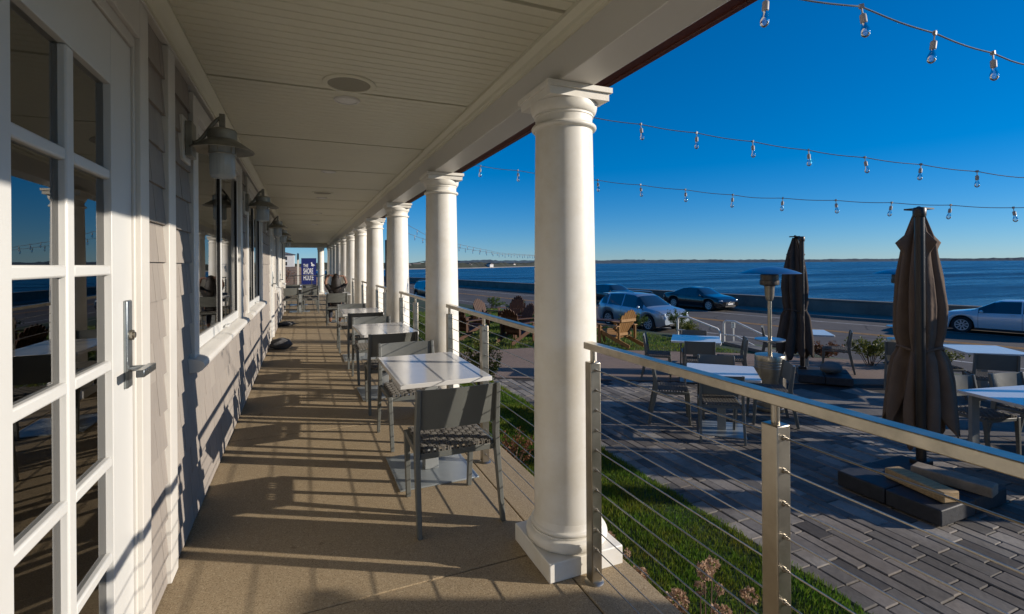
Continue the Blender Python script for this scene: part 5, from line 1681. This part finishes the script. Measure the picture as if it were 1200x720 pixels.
# ------------------------------------------------------------------ beyond the porch end: banner, house, bank
navy = mat('navy_banner', (0.003, 0.014, 0.14), 0.6, var=0.06)
bt = thing('shore_house_banner', 'navy blue banner reading THE SHORE HOUSE with a white bird at the porch end', 'banner', (0.22, 28.9, 0))
bt.name = 'blue_banner'; bt.scale = (0.9, 1, 0.98)
MB().box(-0.42, 0.42, -0.015, 0.015, 0.18, 1.92).build('banner_cloth', navy, bt)
MB().box(-0.42, 0.42, -0.014, 0.014, -0.6, 0.12).build('lower_panel', navy, bt)
def text(s_, size, x, z, parent, m, sx=1.0):
    cu = bpy.data.curves.new('lettering', 'FONT'); cu.body = s_; cu.size = size; cu.extrude = 0.004; cu.align_x = 'LEFT'; cu.offset = size * 0.02
    o = bpy.data.objects.new('lettering', cu); link(o)
    dg = bpy.context.evaluated_depsgraph_get(); dg.update()
    me = bpy.data.meshes.new_from_object(o.evaluated_get(dg))
    bpy.data.objects.remove(o)
    o = bpy.data.objects.new('lettering', me); link(o, parent); me.materials.clear(); me.materials.append(m)
    o.location = (x, -0.021, z); o.rotation_euler = (R(90), 0, 0); o.scale = (sx, 1, 1)
    return o
banner_w = mat('banner_white', (0.75, 0.75, 0.78), 0.6, var=0.02)
text('THE', 0.25, -0.31, 1.42, bt, banner_w, 0.6)
text('SHORE', 0.42, -0.31, 1.06, bt, banner_w, 0.42)
text('HOUSE', 0.42, -0.31, 0.70, bt, banner_w, 0.42)
bird = [(0.0, 0.0), (0.03, 0.05), (0.0, 0.12), (0.0, 0.18), (0.04, 0.20), (0.07, 0.17), (0.08, 0.11), (0.15, 0.08), (0.24, 0.0), (0.16, 0.01), (0.13, -0.02), (0.12, -0.08), (0.11, -0.08), (0.10, -0.02), (0.04, -0.02)]
bm2 = MB(); bm2.prism(bird, -0.003, 0.003, Matrix.Translation((0.12, -0.020, 1.50)) @ Matrix.Rotation(R(90), 4, 'X'))
bm2.build('bird_emblem', banner_w, bt)
wm = MB()
for k in range(9): wm.box(-0.30 + 0.06 * k, -0.27 + 0.06 * k, -0.020, -0.016, 0.66, 0.685)
wp = thing('white_post', 'slim white post left of the blue banner', 'post', (-0.32, 28.9, -0.6))
MB().box(-0.05, 0.05, -0.05, 0.05, 0, 2.65).build('shaft', white, wp, bevel=0.005)
MB().lathe([(0.0, 2.76), (0.05, 2.72), (0.055, 2.68), (0.03, 2.651)], 12).build('finial', white, wp, smooth=50)
er = thing('end_railing', 'stainless railing across the far end of the porch before the blue banner', 'railing', (0, 27.9, 0))
MB().box(-1.6, 1.25, -0.02, 0.02, 0.93, 0.97).build('top_rail', steel_rail, er)
for xx in (-1.5, -0.5, 0.35, 1.2):
    MB().box(xx - 0.02, xx + 0.02, -0.019, 0.019, 0.0, 0.93).build('post', steel, er)
for zz in CZ[2:]:
    MB().tube([(-1.5, 0, zz), (1.2, 0, zz)], 0.004, 5).build('cable', cable_m, er)
wh = thing('white_house', 'white two storey house on the rise beyond the porch end', 'house', (-3.3, 95, -0.5))
MB().box(-2.4, 1.6, 0, 6, 1.7, 3.9).build('wall', house_w, wh)
MB().add([(-2.7, -0.3, 3.9), (1.9, -0.3, 3.9), (1.9, 6.3, 3.9), (-2.7, 6.3, 3.9), (-0.4, 2, 4.5), (-0.4, 4, 4.5)], [(0, 1, 4), (1, 2, 5, 4), (2, 3, 5), (3, 0, 4, 5), (0, 3, 2, 1)]).build('roof', house_r, wh)
for i in range(2):
    for j in range(2):
        MB().box(-1.5 + i * 1.4, -0.9 + i * 1.4, -0.05, 0.0, 2.0 + j * 0.95, 2.6 + j * 0.95).build('window', dark_in, wh)
MB().box(-6.5, 4.5, -3, -2.6, 0.6, 1.7).build('blue_wall', mat('blue_paint', (0.01, 0.05, 0.35), 0.6), wh)
MB().box(-6.0, -2.6, 1, 5, 1.7, 3.0).build('side_wing', mat('grey_wing', (0.12, 0.13, 0.15), 0.8), wh)
hl_ = MB()
vs = []; nxx, nyy = 30, 16
for j in range(nyy):
    for i in range(nxx):
        x = -16 + i * 0.62; y = 34 + j * 3.4
        q = j / (nyy - 1)
        vs.append((x, y, -0.7 + 2.0 * q * max(0, min(1, (2.2 - x) / 3.0)) + 0.22 * noise.noise(Vector((x * 0.7, y * 0.4, 0)))))
hl_.add(vs, [(j * nxx + i, j * nxx + i + 1, (j + 1) * nxx + i + 1, (j + 1) * nxx + i) for j in range(nyy - 1) for i in range(nxx - 1)])
tag(hl_.build('hillside', mat('dry_bank', (0.20, 0.12, 0.06), 0.95, var=0.5, scale=0.8, world_space=True), smooth=60), kind='structure')
pinkm = island_mat('pink_blossom', [(0.42, 0.20, 0.17), (0.50, 0.28, 0.22), (0.30, 0.14, 0.10)], 0.8, translucent=0.2)
for k, (x, y, r, h, lm, lb_) in enumerate([(-1.3, 31.0, 0.8, 1.1, pinkm, 'pinkish shrub beyond the far end tables, left of the white post'), (-2.3, 32.5, 0.8, 1.2, pinkm, 'pinkish shrub nearest the wall beyond the porch end'), (-1.5, 36, 1.0, 1.9, leaf_r, 'brown grass clump on the bank below the white house'), (1.6, 33, 0.7, 1.9, leaf_y, 'yellow green shrub behind the end column')]):
    shrub('end_shrub', lb_, (x, y, -0.6), r, h + 0.6, 22, 900, lm, 0.10, 'shrubs beyond the porch end')
tr = thing('utility_pole', 'distant utility pole beyond the end column', 'pole', (3.2, 70, -1.5))
MB().tube([(0, 0, 0), (0, 0, 6.5)], 0.13, 10).build('shaft', stem_m, tr)
MB().box(-1.0, 1.0, -0.06, 0.06, 5.6, 5.75).build('crossarm', stem_m, tr)

# ------------------------------------------------------------------ seated person (seen from behind, arms raised)
def skin_mesh(name, verts, edges, radii, m, parent, root=0, sub=2):
    me = bpy.data.meshes.new(name); me.from_pydata(verts, edges, [])
    me.materials.append(m)
    o = bpy.data.objects.new(name, me); link(o, parent)
    o.modifiers.new('skin', 'SKIN')
    for i, r in enumerate(radii):
        sv = me.skin_vertices[0].data[i]; sv.radius = (r, r) if not isinstance(r, tuple) else r
        sv.use_root = (i == root)
    s = o.modifiers.new('sub', 'SUBSURF'); s.levels = sub; s.render_levels = sub
    return o
skin_m = mat('skin', (0.24, 0.125, 0.08), 0.55, var=0.06)
black_top = mat('black_shirt', (0.018, 0.016, 0.016), 0.85, var=0.2)
hair_m = mat('dark_brown_hair', (0.010, 0.006, 0.004), 0.6, var=0.3, scale=20, stretch=(6, 6, 1))
jeans_m = mat('dark_trousers', (0.03, 0.035, 0.05), 0.85)
pr_ = thing('seated_person', 'person with long dark hair and black top seated with arms raised behind the head', 'person', (0.72, 13.05, 0), 0, None, 0.93)
pr_.name = 'person'
V = [(0, 0.05, 0.50), (0, 0.03, 0.66), (0, 0.01, 0.84), (0, 0.0, 0.98), (0, 0.02, 1.06), (0, 0.04, 1.13), (0, 0.05, 1.22), (0, 0.05, 1.29),
     (-0.17, 0.0, 1.00), (-0.27, -0.03, 1.14), (-0.19, 0.02, 1.33), (-0.13, -0.02, 1.34),
     (0.17, 0.0, 1.00), (0.28, 0.02, 1.12), (0.21, 0.06, 1.31), (0.15, 0.04, 1.31),
     (-0.09, 0.10, 0.50), (-0.11, 0.47, 0.50), (-0.12, 0.46, 0.08), (-0.12, 0.60, 0.04),
     (0.09, 0.10, 0.50), (0.11, 0.47, 0.50), (0.13, 0.46, 0.08), (0.13, 0.60, 0.04)]
E_ = [(0, 1), (1, 2), (2, 3), (3, 4), (4, 5), (5, 6), (6, 7), (3, 8), (8, 9), (9, 10), (10, 11), (3, 12), (12, 13), (13, 14), (14, 15), (0, 16), (16, 17), (17, 18), (18, 19), (0, 20), (20, 21), (21, 22), (22, 23)]
RR = [(0.15, 0.11), (0.135, 0.10), (0.155, 0.105), (0.13, 0.085), 0.055, 0.055, 0.095, 0.075, 0.06, 0.043, 0.030, 0.026, 0.06, 0.043, 0.030, 0.026, 0.085, 0.062, 0.042, 0.035, 0.085, 0.062, 0.042, 0.035]
body_o = skin_mesh('body', V, E_, RR, skin_m, pr_)
def fingers(side, cx, cy, cz):
    b = MB()
    for k in range(4):
        y0 = cy - 0.03 + k * 0.02
        b.tube([(cx, y0, cz), (cx - side * 0.035, y0 - 0.01, cz + 0.012), (cx - side * (0.065 - 0.004 * abs(k - 1)), y0 - 0.02, cz - 0.002)], [0.010, 0.009, 0.007], 6)
    b.tube([(cx, cy - 0.03, cz - 0.01), (cx - side * 0.03, cy - 0.06, cz - 0.02), (cx - side * 0.045, cy - 0.065, cz - 0.035)], [0.011, 0.010, 0.008], 6)
    b.blob((cx + side * 0.02, cy, cz), 0.036, 1, 0.05, 10, 8, (1, 1.1, 0.5))
    return b
fingers(-1, -0.12, -0.02, 1.335).build('hand', skin_m, pr_, smooth=60)
fingers(1, 0.13, 0.04, 1.315).build('hand', skin_m, pr_, smooth=60)
shv = [(0, 0.045, 0.47), (0, 0.03, 0.66), (0, 0.01, 0.84), (0, 0.0, 0.985), (-0.17, 0.0, 1.00), (-0.25, -0.02, 1.12), (0.17, 0.0, 1.00), (0.26, 0.015, 1.10)]
skin_mesh('shirt', shv, [(0, 1), (1, 2), (2, 3), (3, 4), (4, 5), (3, 6), (6, 7)], [(0.17, 0.13), (0.15, 0.115), (0.17, 0.12), (0.142, 0.10), 0.074, 0.06, 0.074, 0.06], black_top, pr_)
trv = [(0, 0.05, 0.50), (-0.09, 0.12, 0.50), (-0.11, 0.47, 0.50), (-0.12, 0.46, 0.12), (0.09, 0.12, 0.50), (0.11, 0.47, 0.50), (0.13, 0.46, 0.12)]
skin_mesh('trousers', trv, [(0, 1), (1, 2), (2, 3), (0, 4), (4, 5), (5, 6)], [(0.16, 0.12), 0.095, 0.073, 0.055, 0.095, 0.073, 0.055], jeans_m, pr_)
hb = MB(); hb.blob((0, 0.04, 1.255), 0.118, 5, 0.08, 20, 14, (0.9, 1.0, 1.05))
hb.blob((0, -0.06, 1.06), 0.13, 6, 0.15, 20, 14, (0.95, 0.55, 1.9))
hb.build('hair', hair_m, pr_, smooth=70)
fc = MB()
fc.blob((0, 0.155, 1.235), 0.016, 1, 0, 8, 6, (0.8, 1.2, 1.4)); fc.build('nose', skin_m, pr_, smooth=70)
fe = MB()
for sx in (-1, 1): fe.blob((sx * 0.033, 0.142, 1.262), 0.012, 1, 0, 8, 6)
fe.build('eyes', dark_in, pr_, smooth=70)
